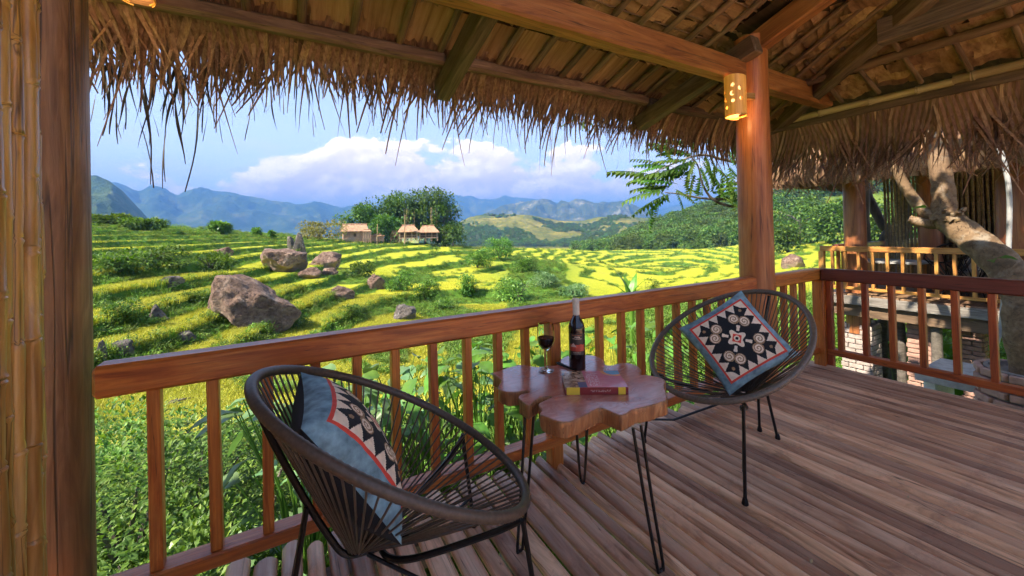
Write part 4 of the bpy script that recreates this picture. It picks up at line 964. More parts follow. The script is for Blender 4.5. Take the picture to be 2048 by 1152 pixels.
# ------------------------------------------------------------------ cushions with appliqué pattern
def spiral_band(px, py, cx, cy, s, turn, phase):
    dx, dy = (px-cx)/s, (py-cy)/s; r = np.hypot(dx, dy); a = np.arctan2(dy, dx)*turn+phase
    v = (r*2.1 - a/(2*np.pi)) % 1.0
    return r, v
def cushion(center, normal, upv, size, thick, label, rot, seed):
    n_ = 150; g = np.linspace(-1, 1, n_+1); Xg, Yg = np.meshgrid(g, g, indexing='ij'); r = np.random.default_rng(seed)
    pin = 1-.07*(np.abs(Yg)**1.0*0+1)*(1-Yg**2)*np.abs(Xg)**3; pin2 = 1-.07*(1-Xg**2)*np.abs(Yg)**3
    hx = Xg*size/2*pin; hy = Yg*size/2*pin2
    prof = np.clip((1-np.abs(Xg)**2.6)*(1-np.abs(Yg)**2.6), 0, 1)**.55
    wr = fbm(Xg*2.3+seed, Yg*2.3, 4, seed)*.012*(.3+np.abs(Xg*Yg))+.006*np.sin(Xg*23+seed)*np.exp(-((1-np.abs(Yg))/.10)**2)+.006*np.sin(Yg*21)*np.exp(-((1-np.abs(Xg))/.10)**2)
    zt = thick/2*prof+wr*prof; zb = -thick/2*prof*.9
    # pattern in panel coordinates
    cx, cy = (Xg[:-1, :-1]+Xg[1:, 1:])/2, (Yg[:-1, :-1]+Yg[1:, 1:])/2
    ca, sa = math.cos(rot), math.sin(rot); P_ = 1.22                       # panel half-extent -> 1
    u, v = cx*P_, cy*P_; m_ = np.zeros(u.shape, int); q = np.maximum(np.abs(u), np.abs(v))
    inside = q < 1; m_[inside] = 1                                          # black ground
    m_[(q < 1) & (q > .935)] = 2                                            # red trim
    # cream triangles along every side
    for ax, bx in ((u, v), (v, u)):
        e = .935-np.abs(ax); per = .312; ph = np.abs(((bx+.935)/per) % 1-.5)*2
        tri = (e > 0) & (np.abs(bx) < .935) & (e < .27*(1-ph)) & (np.abs(ax) >= np.abs(bx)-.02); m_[tri & (q < .935)] = 3
    rr = np.hypot(u, v); aa = np.arctan2(v, u)
    star = rr < .17+.13*np.abs(np.cos(2*aa))**3; m_[star] = 3
    for k_ in range(4):                                                     # petals
        w = k_*math.pi/2+math.pi/4; pu, pv = u*math.cos(w)+v*math.sin(w), -u*math.sin(w)+v*math.cos(w)
        m_[(np.abs(pv) < .035+.10*(pu-.24)) & (pu > .24) & (pu < .42)] = 3
    m_[(np.abs(u)+np.abs(v) < .165)] = 2; m_[rr < .085] = 3; m_[rr < .045] = 1
    for k_ in range(4):                                                     # double spirals
        w = k_*math.pi/2+math.pi/4; pu, pv = u*math.cos(w)+v*math.sin(w), -u*math.sin(w)+v*math.cos(w)
        for sg in (1, -1):
            rad_, ph = spiral_band(pu, pv, .60, sg*.150, .165, sg, 1.2)
            z_ = rad_ < 1; m_[z_ & (ph < .55)] = 3; m_[z_ & (ph >= .55)] = 4; m_[(rad_ < 1.0) & (rad_ > .88)] = 4
    for a_ in (.78, 2.36, 3.93, 5.5): m_[np.hypot(u-.94*math.cos(a_), v-.94*math.sin(a_)) < .05] = 4
    N1 = n_+1; idx = np.arange(N1*N1).reshape(N1, N1); q1 = np.stack([idx[:-1, :-1], idx[1:, :-1], idx[1:, 1:], idx[:-1, 1:]], -1).reshape(-1, 4)
    vt = np.stack([hx, hy, zt], -1).reshape(-1, 3); vb = np.stack([hx, hy, zb-.0008], -1).reshape(-1, 3)
    t = empty('cushion', center, 0, label, 'cushion', 'appliqué cushions')
    mats = [M['denim'], M['black_cloth'], M['red_trim'], M['cream'], M['tan']]
    me = bigmesh('front_panel', vt, q1, mats); me.polygons.foreach_set('material_index', m_.ravel().astype(np.int32)); o1 = link('front_cover', me, t)
    o2 = link('back_cover', bigmesh('back_cover', vb[:, :], q1[:, ::-1], M['black_cloth']), t)
    Z = V(normal).normalized(); Y = V(upv); Y = (Y-Z*Y.dot(Z)).normalized(); X = Y.cross(Z)
    mm = Matrix((X, Y, Z)).transposed().to_3x3(); mm = mm @ Matrix.Rotation(rot, 3, 'Z')
    t.matrix_world = Matrix.Translation(V(center)) @ mm.to_4x4(); return t
cushion((.128, 1.228, .590), (.85, -.02, .53), (-.3, 0, 1), .415, .20, 'blue bordered cushion leaning in the foreground chair, its black back showing', 0, 3)
cushion((2.085, 1.262, .585), (-.74, -.55, .42), (.28, .30, 1), .405, .15, 'blue bordered cushion with star and spirals, standing on one corner in the far chair', rad(32), 6)

# ------------------------------------------------------------------ table from a tree slice
TZ = .54
_o = [(95, 595), (150, 575), (240, 548), (310, 537), (370, 548), (430, 553), (500, 545), (552, 540), (570, 510), (605, 484), (660, 470), (790, 468), (850, 480), (888, 505), (905, 538), (950, 541), (1000, 527), (1060, 524), (1120, 540), (1163, 575), (1152, 606), (1205, 611), (1270, 622), (1320, 640), (1337, 662), (1326, 692), (1342, 740), (1346, 790), (1290, 812), (1200, 838), (1100, 862), (1060, 888), (1010, 902), (950, 880), (875, 850), (830, 862), (760, 900), (700, 928), (640, 950), (560, 945), (480, 915), (430, 893), (445, 862), (420, 822), (470, 792), (518, 768), (450, 770), (400, 797), (350, 828), (310, 806), (275, 772), (300, 748), (357, 734), (330, 724), (250, 735), (170, 730), (128, 702), (152, 658), (140, 632), (100, 607)]
outl = [onz(960+a*.2778, 580+b*.2778, TZ) for a, b in _o]
tb = empty('side_table', (1.03, 1.30, 0), 0, 'low table with a lobed tree-slice top on black hairpin legs', 'table')
ctr = V((1.03, 1.30, 0))
sp = spline([p-ctr for p in outl], 3, True)
def slab(poly, z1, z0):
    """extruded outline with rounded upper edge and wavy side"""
    bm = bmesh.new(); k_ = len(poly); c = sum((V((p.x, p.y, 0)) for p in poly), V())/k_
    rings = []
    for (ins, z) in ((.004, z1), (.0012, z1-.0012), (0, z1-.004), (0, z1-.018), (.0015, z1-.034), (.002, z0+.006), (.004, z0)):
        row = []
        for i, p in enumerate(poly):
            a, b_ = poly[i-1], poly[(i+1) % k_]; tg = V((b_.x-a.x, b_.y-a.y, 0)).normalized(); nrm = V((tg.y, -tg.x, 0))
            if nrm.dot(V((p.x, p.y, 0))-c) < 0 and False: nrm = -nrm
            wv = .0022*math.sin(i*1.3+z*90)+.0018*math.sin(i*3.7)
            row.append(bm.verts.new(V((p.x, p.y, z))+nrm*SGN*(ins+(wv if z < z1-.01 else 0))))
        rings.append(row)
    for r0, r1 in zip(rings[:-1], rings[1:]):
        for i in range(k_):
            f = bm.faces.new((r0[i], r0[(i+1) % k_], r1[(i+1) % k_], r1[i])); f.material_index = 1; f.smooth = True
    ft = bm.faces.new(rings[0]); low = dict(zip(rings[0], rings[-1]))
    for f in bmesh.ops.triangulate(bm, faces=[ft], ngon_method='EAR_CLIP')['faces']:
        fb = bm.faces.new([low[q] for q in f.verts][::-1]); fb.material_index = 1
    bmesh.ops.recalc_face_normals(bm, faces=bm.faces)
    me = bpy.data.meshes.new('table_top'); bm.to_mesh(me); bm.free(); me.materials.append(M['slab']); me.materials.append(M['slab_edge']); return me
area = sum(sp[i-1].x*sp[i].y-sp[i].x*sp[i-1].y for i in range(len(sp))); SGN = -1 if area > 0 else 1
link('table_top', slab(sp, TZ, TZ-.058), tb)
def hairpin(tops, foot):
    a, b_ = tops; f = V(foot); d = (b_-a); d.z = 0; d = d.normalized()*.014
    mb = MB(); mb.tube(spline([a, a.lerp(f-d, .5), f-d+V((0, 0, .03)), f-d*.5+V((0, 0, .008)), f+d*.5+V((0, 0, .008)), f+d+V((0, 0, .03)), b_.lerp(f+d, .5), b_], 5), .0058, 8)
    mb.build('leg', M['metal'], tb)
for tops, foot in ((((1050, 832), (1068, 824)), (.733, 1.288, 0)), (((1266, 856), (1282, 851)), (1.105, .961, 0)), (((1152, 846), (1174, 858)), (1.186, 1.476, 0))):
    hairpin([onz(u, v, TZ-.07)-ctr for u, v in tops], V(foot)-ctr)
# ------------------------------------------------------------------ wine bottle, glass, book, pen
bp = onz(1155, 737, TZ)
wb = empty('wine_bottle', (bp.x, bp.y, TZ+.001), rad(-52), 'dark red wine bottle with a pale capsule and a red hill on its label', 'bottle')
gb, n, b, out = newmat('dark_bottle_glass'); b.inputs['Base Color'].default_value = (.010, .004, .006, 1); b.inputs['Roughness'].default_value = .06; b.inputs['Coat Weight'].default_value = .5; b.inputs['Coat Roughness'].default_value = .03
mb = MB(); mb.lathe([(.001, .004), (.030, .002), (.0365, .0), (.0385, .005), (.0387, .19), (.0375, .205), (.032, .222), (.022, .24), (.0165, .252), (.0145, .265), (.0140, .326), (.001, .326)], 40); mb.build('glass_body', gb, wb)
mb = MB(); mb.lathe([(.0158, .256), (.0160, .30), (.0165, .322), (.0168, .330), (.0150, .334), (.001, .334)], 28); mb.build('capsule', plain('pale_capsule', (.62, .56, .46), .45, 0, 80, .12, .1), wb)
lm, n, b, out = newmat('printed_label'); tc = n.add('ShaderNodeTexCoord').outputs['Object']; lx, ly, lz = n.sep(tc)
aa_ = n.math('ARCTAN2', ly, lx); hill = n.math('ADD', .112, n.math('MULTIPLY', n.noise(n.comb(aa_, 0.0, 0.0), 3.2, 2), .022))
under = n.math('LESS_THAN', lz, hill); bot = n.math('GREATER_THAN', lz, .092)
col = n.mix(n.math('MULTIPLY', under, bot), (.035, .028, .026), n.mix(n.maprange(n.noise(tc, 60, 3), .4, .6, 0, 1), (.42, .045, .028), (.58, .09, .05)))
peak = n.math('MULTIPLY', n.math('LESS_THAN', n.math('ADD', n.math('ABSOLUTE', n.math('ADD', aa_, .45)), n.math('MULTIPLY', n.math('SUBTRACT', lz, .118), 22)), .28), n.math('GREATER_THAN', lz, .112))
col = n.mix(peak, col, (.62, .42, .38))
for zc, hh, w0, w1, cc in ((.166, .0022, -.62, .6, (.45, .16, .08)), (.158, .003, -.3, .35, (.62, .52, .40)), (.150, .0022, -.55, .6, (.50, .42, .34)), (.086, .0014, -.5, .5, (.4, .36, .3)), (.080, .001, -.4, .45, (.35, .32, .28))):
    txt = n.math('GREATER_THAN', n.noise(n.comb(n.math('MULTIPLY', aa_, 26), n.math('MULTIPLY', lz, 300), zc*100), 1.0, 1), .46)
    ln = n.math('MULTIPLY', n.math('LESS_THAN', n.math('ABSOLUTE', n.math('SUBTRACT', lz, zc)), hh), n.math('MULTIPLY', n.math('GREATER_THAN', aa_, w0), n.math('LESS_THAN', aa_, w1)))
    col = n.mix(n.math('MULTIPLY', ln, txt), col, cc)
n.set(b.inputs['Base Color'], col); b.inputs['Roughness'].default_value = .4
mb = MB(); k_ = 24
for i in range(k_+1):
    a = -.95+1.9*i/k_; mb.v += [(.0392*math.cos(a), .0392*math.sin(a), .074), (.0392*math.cos(a), .0392*math.sin(a), .174)]
for i in range(k_): mb.face((2*i, 2*i+2, 2*i+3, 2*i+1))
lo = mb.build('label', lm, wb); lo.rotation_euler = (0, 0, rad(-90+14))
gp = onz(1093, 742, TZ)
wg = empty('wine_glass', (gp.x, gp.y, TZ+.001), 0, 'stemmed glass of red wine beside the bottle', 'glass')
gl, n, b, out = newmat('clear_glass'); b.inputs['Base Color'].default_value = (.97, .98, .97, 1); b.inputs['Roughness'].default_value = 0; b.inputs['Transmission Weight'].default_value = 1; b.inputs['IOR'].default_value = 1.18
mb = MB(); mb.lathe([(.001, .003), (.030, .0015), (.036, .002), (.037, .0032), (.022, .006), (.008, .011), (.0045, .022), (.0042, .088), (.007, .096), (.020, .106), (.034, .122), (.0415, .146), (.0415, .175), (.037, .222), (.0362, .224), (.0354, .222), (.0398, .175), (.0398, .146), (.0325, .124), (.019, .1085), (.001, .103)], 40); mb.build('glass_body', gl, wg)
mb = MB(); mb.lathe([(.001, .1045), (.018, .1095), (.0315, .125), (.0388, .147), (.0390, .158), (.001, .158)], 36); mb.build('wine', plain('red_wine', (.045, .003, .010), .05, amt=0), wg)
# book: spine towards the viewer
b0, b1 = onz(1131, 790, TZ), onz(1257, 789, TZ); b2, b3 = onz(1240, 741, TZ+.03), onz(1124, 747, TZ+.03)
bx = (b1-b0); bl = bx.length; bang = math.atan2(bx.y, bx.x); BW, BT = .185, .029
bk = empty('book', (b0.x, b0.y, TZ+.001), bang, 'thick paperback with a pink cover and a maroon and yellow spine', 'book')
cm, n, b, out = newmat('pink_book_cover'); tc = n.add('ShaderNodeTexCoord').outputs['Object']; X, Y, Zc = n.sep(tc)
fx = n.math('DIVIDE', X, bl); fy = n.math('DIVIDE', Y, BW)
pink = n.mix(n.noise(n.vmath('MULTIPLY', tc, (14, 30, 1)), 1, 4, .6), (.55, .05, .10), (.85, .36, .38)); pink = n.mix(n.maprange(fx, .35, 1, 0, .5), pink, (.50, .045, .09))
txt = n.math('MULTIPLY', n.math('GREATER_THAN', n.noise(n.vmath('MULTIPLY', tc, (230, 55, 1)), 1, 1), .53), n.math('MULTIPLY', n.math('LESS_THAN', n.math('ABSOLUTE', n.math('SUBTRACT', fx, .50)), .10), n.math('LESS_THAN', n.math('ABSOLUTE', n.math('SUBTRACT', fy, .45)), .38)))
pink = n.mix(n.math('MULTIPLY', txt, .6), pink, (.85, .62, .62))
pho = n.ramp(n.noise(n.vmath('MULTIPLY', tc, (26, 40, 1)), 1, 4, .6, 1.5), [(.35, (.05, .045, .04)), (.5, (.45, .27, .15)), (.62, (.72, .58, .42))])
pho = n.mix(n.math('MULTIPLY', n.math('LESS_THAN', fy, .3), n.math('GREATER_THAN', fx, .22)), pho, (.10, .14, .24))
cov = n.mix(n.math('LESS_THAN', fx, .36), pink, pho)
rb_ = n.vmath('LENGTH', n.vmath('SUBTRACT', n.comb(X, Y, 0.0), (bl*.90, BW*.95, 0)), out=1)
cov = n.mix(n.math('LESS_THAN', rb_, .055), cov, (.80, .33, .12)); cov = n.mix(n.math('LESS_THAN', rb_, .038), cov, (.07, .35, .55))
n.set(b.inputs['Base Color'], cov); b.inputs['Roughness'].default_value = .25; b.inputs['Coat Weight'].default_value = .4
sm, n, b, out = newmat('book_spine'); tc = n.add('ShaderNodeTexCoord').outputs['Object']; X, Y, Zc = n.sep(tc); fx = n.math('DIVIDE', X, bl)
sc_ = n.mix(n.math('GREATER_THAN', fx, .84), (.24, .022, .020), (.75, .52, .04)); sc_ = n.mix(n.math('GREATER_THAN', fx, .955), sc_, (.20, .018, .018))
sc_ = n.mix(n.math('MULTIPLY', n.math('GREATER_THAN', fx, .02), n.math('LESS_THAN', fx, .23)), sc_, (.80, .55, .05))
txt = n.math('MULTIPLY', n.math('GREATER_THAN', n.noise(n.vmath('MULTIPLY', tc, (300, 1, 130)), 1, 1), .52), n.math('MULTIPLY', n.math('LESS_THAN', n.math('ABSOLUTE', n.math('SUBTRACT', fx, .56)), .16), n.math('LESS_THAN', n.math('ABSOLUTE', n.math('SUBTRACT', Zc, .015)), .0042)))
sc_ = n.mix(n.math('MULTIPLY', txt, .7), sc_, (.62, .45, .38))
n.set(b.inputs['Base Color'], sc_); b.inputs['Roughness'].default_value = .3
mb = MB(); mb.box((bl/2, BW/2+.002, BT/2), (bl-.006, BW-.004, BT-.005)); mb.build('pages', plain('book_pages', (.78, .72, .60), .8, 0, 200, .1), bk, False)
mb = MB(); mb.box((bl/2, BW/2, BT-.0008), (bl, BW, .0016)); mb.build('front_cover', cm, bk, False)
mb = MB(); mb.box((bl/2, BW/2, .0008), (bl, BW, .0016)); mb.build('back_cover', sm, bk, False)
mb = MB(); mb.box((bl/2, -.0010, BT/2), (bl, .0020, BT)); mb.build('spine', sm, bk, False)
p0, p1 = onz(1113, 728, TZ), onz(1138, 738, TZ)
pn = empty('pen', (p0.x, p0.y, TZ), 0, 'slim black pen lying on the table between the wine glass and the bottle', 'pen')
mb = MB(); d = p1-p0; d.z = 0; d = d.normalized(); mb.tube([V((0, 0, .0065)), d*.012+V((0, 0, .0065)), d*.10+V((0, 0, .0065)), d*.135+V((0, 0, .0065))], [.003, .0062, .0058, .002], 10); mb.build('barrel', M['metal'], pn)
mb = MB(); mb.box((0, 0, 0), (.04, .003, .002), Matrix.Translation(d*.03+V((0, 0, .0135))) @ Matrix.Rotation(math.atan2(d.y, d.x), 4, 'Z')); mb.build('clip', M['metal'], pn, False)
# ------------------------------------------------------------------ courtyard behind the deck (out of view, added to bounce warm light under the roof)
mb = MB(); mb.box((1.0, -9.2, -.31), (26, 13, .5)); tag(mb.build('bounce_slab', plain('warm_bounce_surface', (.62, .45, .31), .85, 0, 3, .15, .2), None, False), 'added slab behind the pavilion, bouncing warm sunlight under its roof', 'bounce_slab', kind='structure')

# ------------------------------------------------------------------ boulders
from mathutils import noise as mnoise
def boulder(u0, u1, v0, v1, d, label, mat='rock', depth=.8, cut=None, nr=11, seed=0, sink=.25, lean=0, group=None):
    uc = (u0+u1)/2; d = hit(uc, v1-2); p = at(uc, v1, d); g = gz(p.x, p.y)
    dep = (V((p.x, p.y, p.z))-EYEV).dot(CF); wid = (u1-u0)*dep/FPX; hgt = (v1-v0)*dep/FPX
    bm = bmesh.new(); bmesh.ops.create_icosphere(bm, subdivisions=5 if (u1-u0) > 45 else 4, radius=1)
    r = random.Random(seed); o = V((r.uniform(-50, 50), r.uniform(-50, 50), r.uniform(-50, 50)))
    cuts = cut or []
    planes = [(V((r.gauss(0, 1), r.gauss(0, 1), r.gauss(.2, .7))).normalized(), r.uniform(.50, .80)) for _ in range(nr)] + [(V(c[:3]).normalized(), c[3]) for c in cuts]
    for v in bm.verts:
        q = v.co.copy()
        for n_, k_ in planes:
            e = q.dot(n_)-k_
            if e > 0: q -= n_*e*.92
        q += q.normalized()*(mnoise.fractal(q*1.7+o, 1, 2, 5)*.10 - abs(mnoise.noise(q*3.3+o))*.10 - abs(mnoise.noise(V((q.x*7, q.y*7, q.z*3))+o))*.05 + mnoise.noise(q*15+o)*.018)
        v.co = q
    xs = [v.co.x for v in bm.verts]; zs = [v.co.z for v in bm.verts]; ys_ = [v.co.y for v in bm.verts]
    sx = wid/(max(xs)-min(xs)); sz_ = hgt*(1+sink)/(max(zs)-min(zs)); sy = wid*depth/(max(ys_)-min(ys_))
    for v in bm.verts: v.co = V((v.co.x-(max(xs)+min(xs))/2, v.co.y, v.co.z-min(zs))); v.co = V((v.co.x*sx, v.co.y*sy, v.co.z*sz_-hgt*sink))
    for f in bm.faces: f.smooth = True
    me = bpy.data.meshes.new('boulder'); bm.to_mesh(me); bm.free()
    o_ = link('boulder', me, None, M[mat], (p.x, p.y, p.z)); o_.rotation_euler = (0, 0, -math.atan2(p.x, p.y))
    return tag(o_, label, 'boulder', group or 'boulders on the terraces')
boulder(434, 592, 545, 652, 15.5, 'largest brown boulder, a slanting wedge on the left terraces', depth=.7, nr=2, cut=[(.58, -.15, .80, .20), (-.97, 0, .2, .62), (-.62, 0, -.78, .52), (0, -.8, .6, .5), (.3, -.95, 0, .55), (-.2, .1, .97, .62)], seed=2)
boulder(528, 612, 496, 545, 40, 'brown boulder with a pale underside left of the village', nr=3, cut=[(.15, -.1, .98, .30), (.5, -.5, -.7, .5), (-.6, -.4, -.7, .55), (0, -1, .1, .6)], seed=5)
boulder(620, 682, 503, 533, 43, 'broad flat brown boulder between the upright stone and the huts', seed=8, depth=1.0)
boulder(587, 612, 465, 502, 56, 'slender upright grey stone standing on the terrace edge', 'rock_grey', seed=9, depth=.7, cut=[(-.8, 0, .5, .5), (.85, 0, .4, .5)])
boulder(575, 590, 472, 500, 57, 'small stone leaning left of the slender upright stone', 'rock_grey', seed=10)
boulder(597, 642, 534, 558, 36, 'reddish rock below the pale-bottomed boulder', seed=12)
boulder(644, 676, 535, 553, 37, 'small reddish rock under the broad flat boulder', seed=13)
boulder(655, 708, 570, 600, 27, 'jagged pinkish rock on the bank right of the largest boulder', seed=14, cut=[(.5, 0, .8, .4)])
boulder(784, 833, 608, 643, 22, 'rounded grey brown rock pile near the middle of the rail', 'rock_grey', seed=15)
boulder(736, 772, 548, 580, 34, 'brown rock among bushes below the village', seed=16)
boulder(302, 334, 608, 652, 14.5, 'pale grey rock standing in weeds on the left bank', 'rock_grey', seed=17, cut=[(.7, 0, .7, .4)])
boulder(218, 262, 682, 708, 10.5, 'dark low rock by the left post above the rail', 'rock_grey', seed=18)
boulder(350, 388, 662, 694, 11.5, 'grey mossy rock just above the rail at left', 'rock_grey', seed=19)
boulder(312, 364, 552, 573, 26, 'low pale stone ledge on the left terrace', 'rock_grey', seed=20, depth=.4)
boulder(425, 464, 494, 513, 46, 'dark rock lying on a distant left terrace', seed=21)
boulder(1566, 1606, 508, 536, 52, 'brown boulder in the field right of the round post', seed=22, cut=[(.9, 0, .3, .6)])
boulder(330, 388, 796, 818, 6.0, 'dark flat rock seen between the railing balusters at left', 'rock_grey', seed=23, depth=.5)
boulder(196, 212, 680, 730, 8.0, 'white grey stone at the edge of the left post', 'rock_grey', seed=24)

# ------------------------------------------------------------------ shrubs told apart
def shrub(u, v, d, R, hgt, nl, L, label, mat='leaf_shrub', seed=0, lift=0, group='shrubs on the hillside'):
    d = hit(u, v) if d > 9 else d; p = at(u, v, d); g = gz(p.x, p.y)
    t = empty('shrub', (p.x, p.y, g-.05), 0, label, 'shrub', group)
    link('foliage', bush_mesh(nl, R, hgt, L, seed, M[mat], .3, .5), t)
    mb = MB(); r = random.Random(seed)
    for i in range(5):
        a = r.uniform(0, 6.28); mb.tube([V((0, 0, -.1)), V((.12*R*math.cos(a), .12*R*math.sin(a), hgt*.3)), V((.4*R*math.cos(a), .4*R*math.sin(a), hgt*.72))], [.03*R, .022*R, .008*R], 5)
    mb.build('stem', M['bark_dark'], t); return t
SH = [(225, 1060, 2.75, .62, 1.05, 1500, .085, 'feathery shrub in the lowest left corner beyond the railing', 'leaf_big'),
      (330, 1000, 3.3, .7, 1.0, 1700, .06, 'fine leaved shrub between the first two balusters', 'leaf_shrub'),
      (250, 900, 4.2, .85, 1.15, 1900, .06, 'dense shrub behind the baluster nearest the dark post', 'leaf_shrub'),
      (390, 900, 4.5, .8, .85, 1800, .055, 'dense green shrub seen between second and third balusters', 'leaf_shrub'),
      (500, 950, 4.0, .75, .95, 1700, .06, 'shrub behind the back of the foreground chair', 'leaf_shrub'),
      (300, 830, 6.0, .95, .8, 1800, .07, 'shrub under the rail left of the flat rock', 'leaf_shrub'),
      (470, 830, 6.4, .9, .6, 1500, .07, 'low bright shrub behind the foreground chair rim', 'leaf_big'),
      (1000, 520, 72, 3.6, 4.2, 2200, .5, 'large bright green bush in the gully right of the village', 'leaf_big'),
      (955, 535, 66, 2.4, 2.6, 1500, .42, 'leafy bush on the left flank of the large gully bush', 'leaf_big'),
      (1050, 545, 60, 2.4, 2.0, 1500, .4, 'bush on the right flank of the large gully bush', 'leaf_shrub'),
      (1090, 575, 44, 2.0, 1.5, 1500, .28, 'dusty grey green thicket in the gully behind the bottle', 'leaf_bluish'),
      (1150, 595, 36, 1.8, 1.2, 1400, .22, 'grey green thicket above the rail right of the bottle', 'leaf_bluish'),
      (1040, 600, 34, 2.4, 2.0, 1400, .30, 'light green bush above the rail left of the bottle', 'leaf_big'),
      (850, 600, 33, 1.7, 1.7, 1200, .26, 'round bush between two small yellow fields', 'leaf_shrub'),
      (940, 590, 35, 1.5, 1.6, 1100, .26, 'bush right of the small oval yellow field', 'leaf_shrub'),
      (800, 580, 40, 1.6, 1.5, 1000, .28, 'bush on the bank left of the small yellow fields', 'leaf_shrub'),
      (720, 555, 46, 1.8, 1.6, 1000, .3, 'bush beside the brown rock below the village', 'leaf_shrub'),
      (300, 535, 42, 2.4, 1.5, 1300, .3, 'wide weedy bush on the left terrace bank', 'leaf_shrub'),
      (235, 545, 38, 1.8, 1.4, 1200, .28, 'bush by the left post on the terrace bank', 'leaf_shrub'),
      (420, 540, 42, 2.0, 1.3, 1200, .3, 'low bush on the terrace bank above the largest boulder', 'leaf_shrub'),
      (245, 640, 15.5, .8, .8, 1300, .12, 'dry weedy bush left of the pale grey rock', 'leaf_shrub'),
      (400, 615, 17, .9, .8, 1400, .12, 'green bush left of the largest boulder', 'leaf_big'),
      (600, 660, 15, .8, .7, 1300, .11, 'bush at the lower right foot of the largest boulder', 'leaf_shrub'),
      (700, 640, 18, .9, .8, 1300, .12, 'bush above the rail left of the rock pile', 'leaf_shrub'),
      (880, 625, 24, 1.2, .9, 1200, .16, 'bush above the rail right of the rock pile', 'leaf_big'),
      (220, 452, 92, 3.6, 1.5, 1500, .6, 'leafy hump on the skyline beside the left post', 'leaf_shrub'),
      (285, 457, 94, 3.0, 1.1, 1300, .6, 'lower leafy hump on the left skyline', 'leaf_shrub'),
      (440, 468, 88, 2.4, 1.6, 1300, .7, 'pale clump of tall reeds on the left skyline', 'leaf_big'),
      (516, 474, 96, 1.2, 1.5, 700, .45, 'small dark tree on the skyline left of the upright stone', 'leaf_shrub'),
      (545, 476, 97, .8, 1.2, 500, .4, 'tiny dark tree beside the small skyline tree', 'leaf_shrub'),
      (640, 480, 118, 6.5, 4.2, 1500, .8, 'tawny leafy slope behind the fence left of the huts', 'weed_dry'),
      (672, 474, 122, 5.0, 6.0, 1300, .8, 'leafy slope behind the left hut', 'leaf_shrub')]
for i, q in enumerate(SH): shrub(*q[:7], q[7], q[8], 400+i)

# ------------------------------------------------------------------ broad leaved plants below the railing
def broad_leaf(L, w, seed, fold=.25, droop=.5):
    r = random.Random(seed); mb = MB(); nx, ny = 8, 6
    for i in range(nx+1):
        t = i/nx; hw = w*.5*(math.sin(math.pi*min(1, t**.72))**.8)*(1-.12*t)+.001; z0 = -droop*L*t*t
        for j in range(ny+1):
            s = -1+2*j/ny; mb.v.append((L*t-.12*L*abs(s)*(1-t)**3, s*hw, z0+abs(s)*hw*fold+.006*math.sin(t*14+s*3+seed)+.02*L*math.sin(s*6)*t*(1-t)))
    for i in range(nx):
        for j in range(ny): mb.face((i*(ny+1)+j, (i+1)*(ny+1)+j, (i+1)*(ny+1)+j+1, i*(ny+1)+j+1))
    return mb.mesh('leaf', True, None)
LV = {}
for nm in ('leaf_big', 'leaf_bluish', 'banana'):
    for kk, (L, w, dr) in enumerate(((.22, .16, .35), (.18, .12, .5), (.26, .17, .6), (.30, .10, .5))):
        me = broad_leaf(L, w, kk*7, .22, dr); me.materials.append(M[nm]); LV[nm, kk] = me
def plant(u, v, d, n_, hgt, spread, label, mat, seed, sc=1.0, kinds=(0, 1, 2)):
    r = random.Random(seed); p = at(u, v, d); g = gz(p.x, p.y); vt = 800-.164*(u-193)+28
    if 560 < u < 1500: hgt = max(.7, at(u, vt, d).z-g); n_ = int(n_*2.3); sc *= .82; spread *= 1.1
    t = empty('leafy_plant', (p.x, p.y, g), 0, label, 'plant', 'broad leaved plants below the deck')
    mb = MB()
    for i in range(n_):
        a = r.uniform(0, 6.28); h = hgt*r.uniform(.35, 1.0)**.8; sp_ = spread*math.sqrt(r.random()); tip = V((sp_*math.cos(a), sp_*math.sin(a), h))
        mb.tube([V((.03*math.cos(a), .03*math.sin(a), -.1)), V((tip.x*.4, tip.y*.4, h*.6)), tip], [.008, .006, .004], 5)
        o = link('leaf', LV[mat, r.choice(kinds)], t); o.location = tip; o.rotation_euler = (r.uniform(-.5, .5), r.uniform(-.5, .35), a+r.uniform(-.6, .6)); o.scale = (sc*r.uniform(.7, 1.2),)*3
    mb.build('stem', M['leaf_big'], t); return t
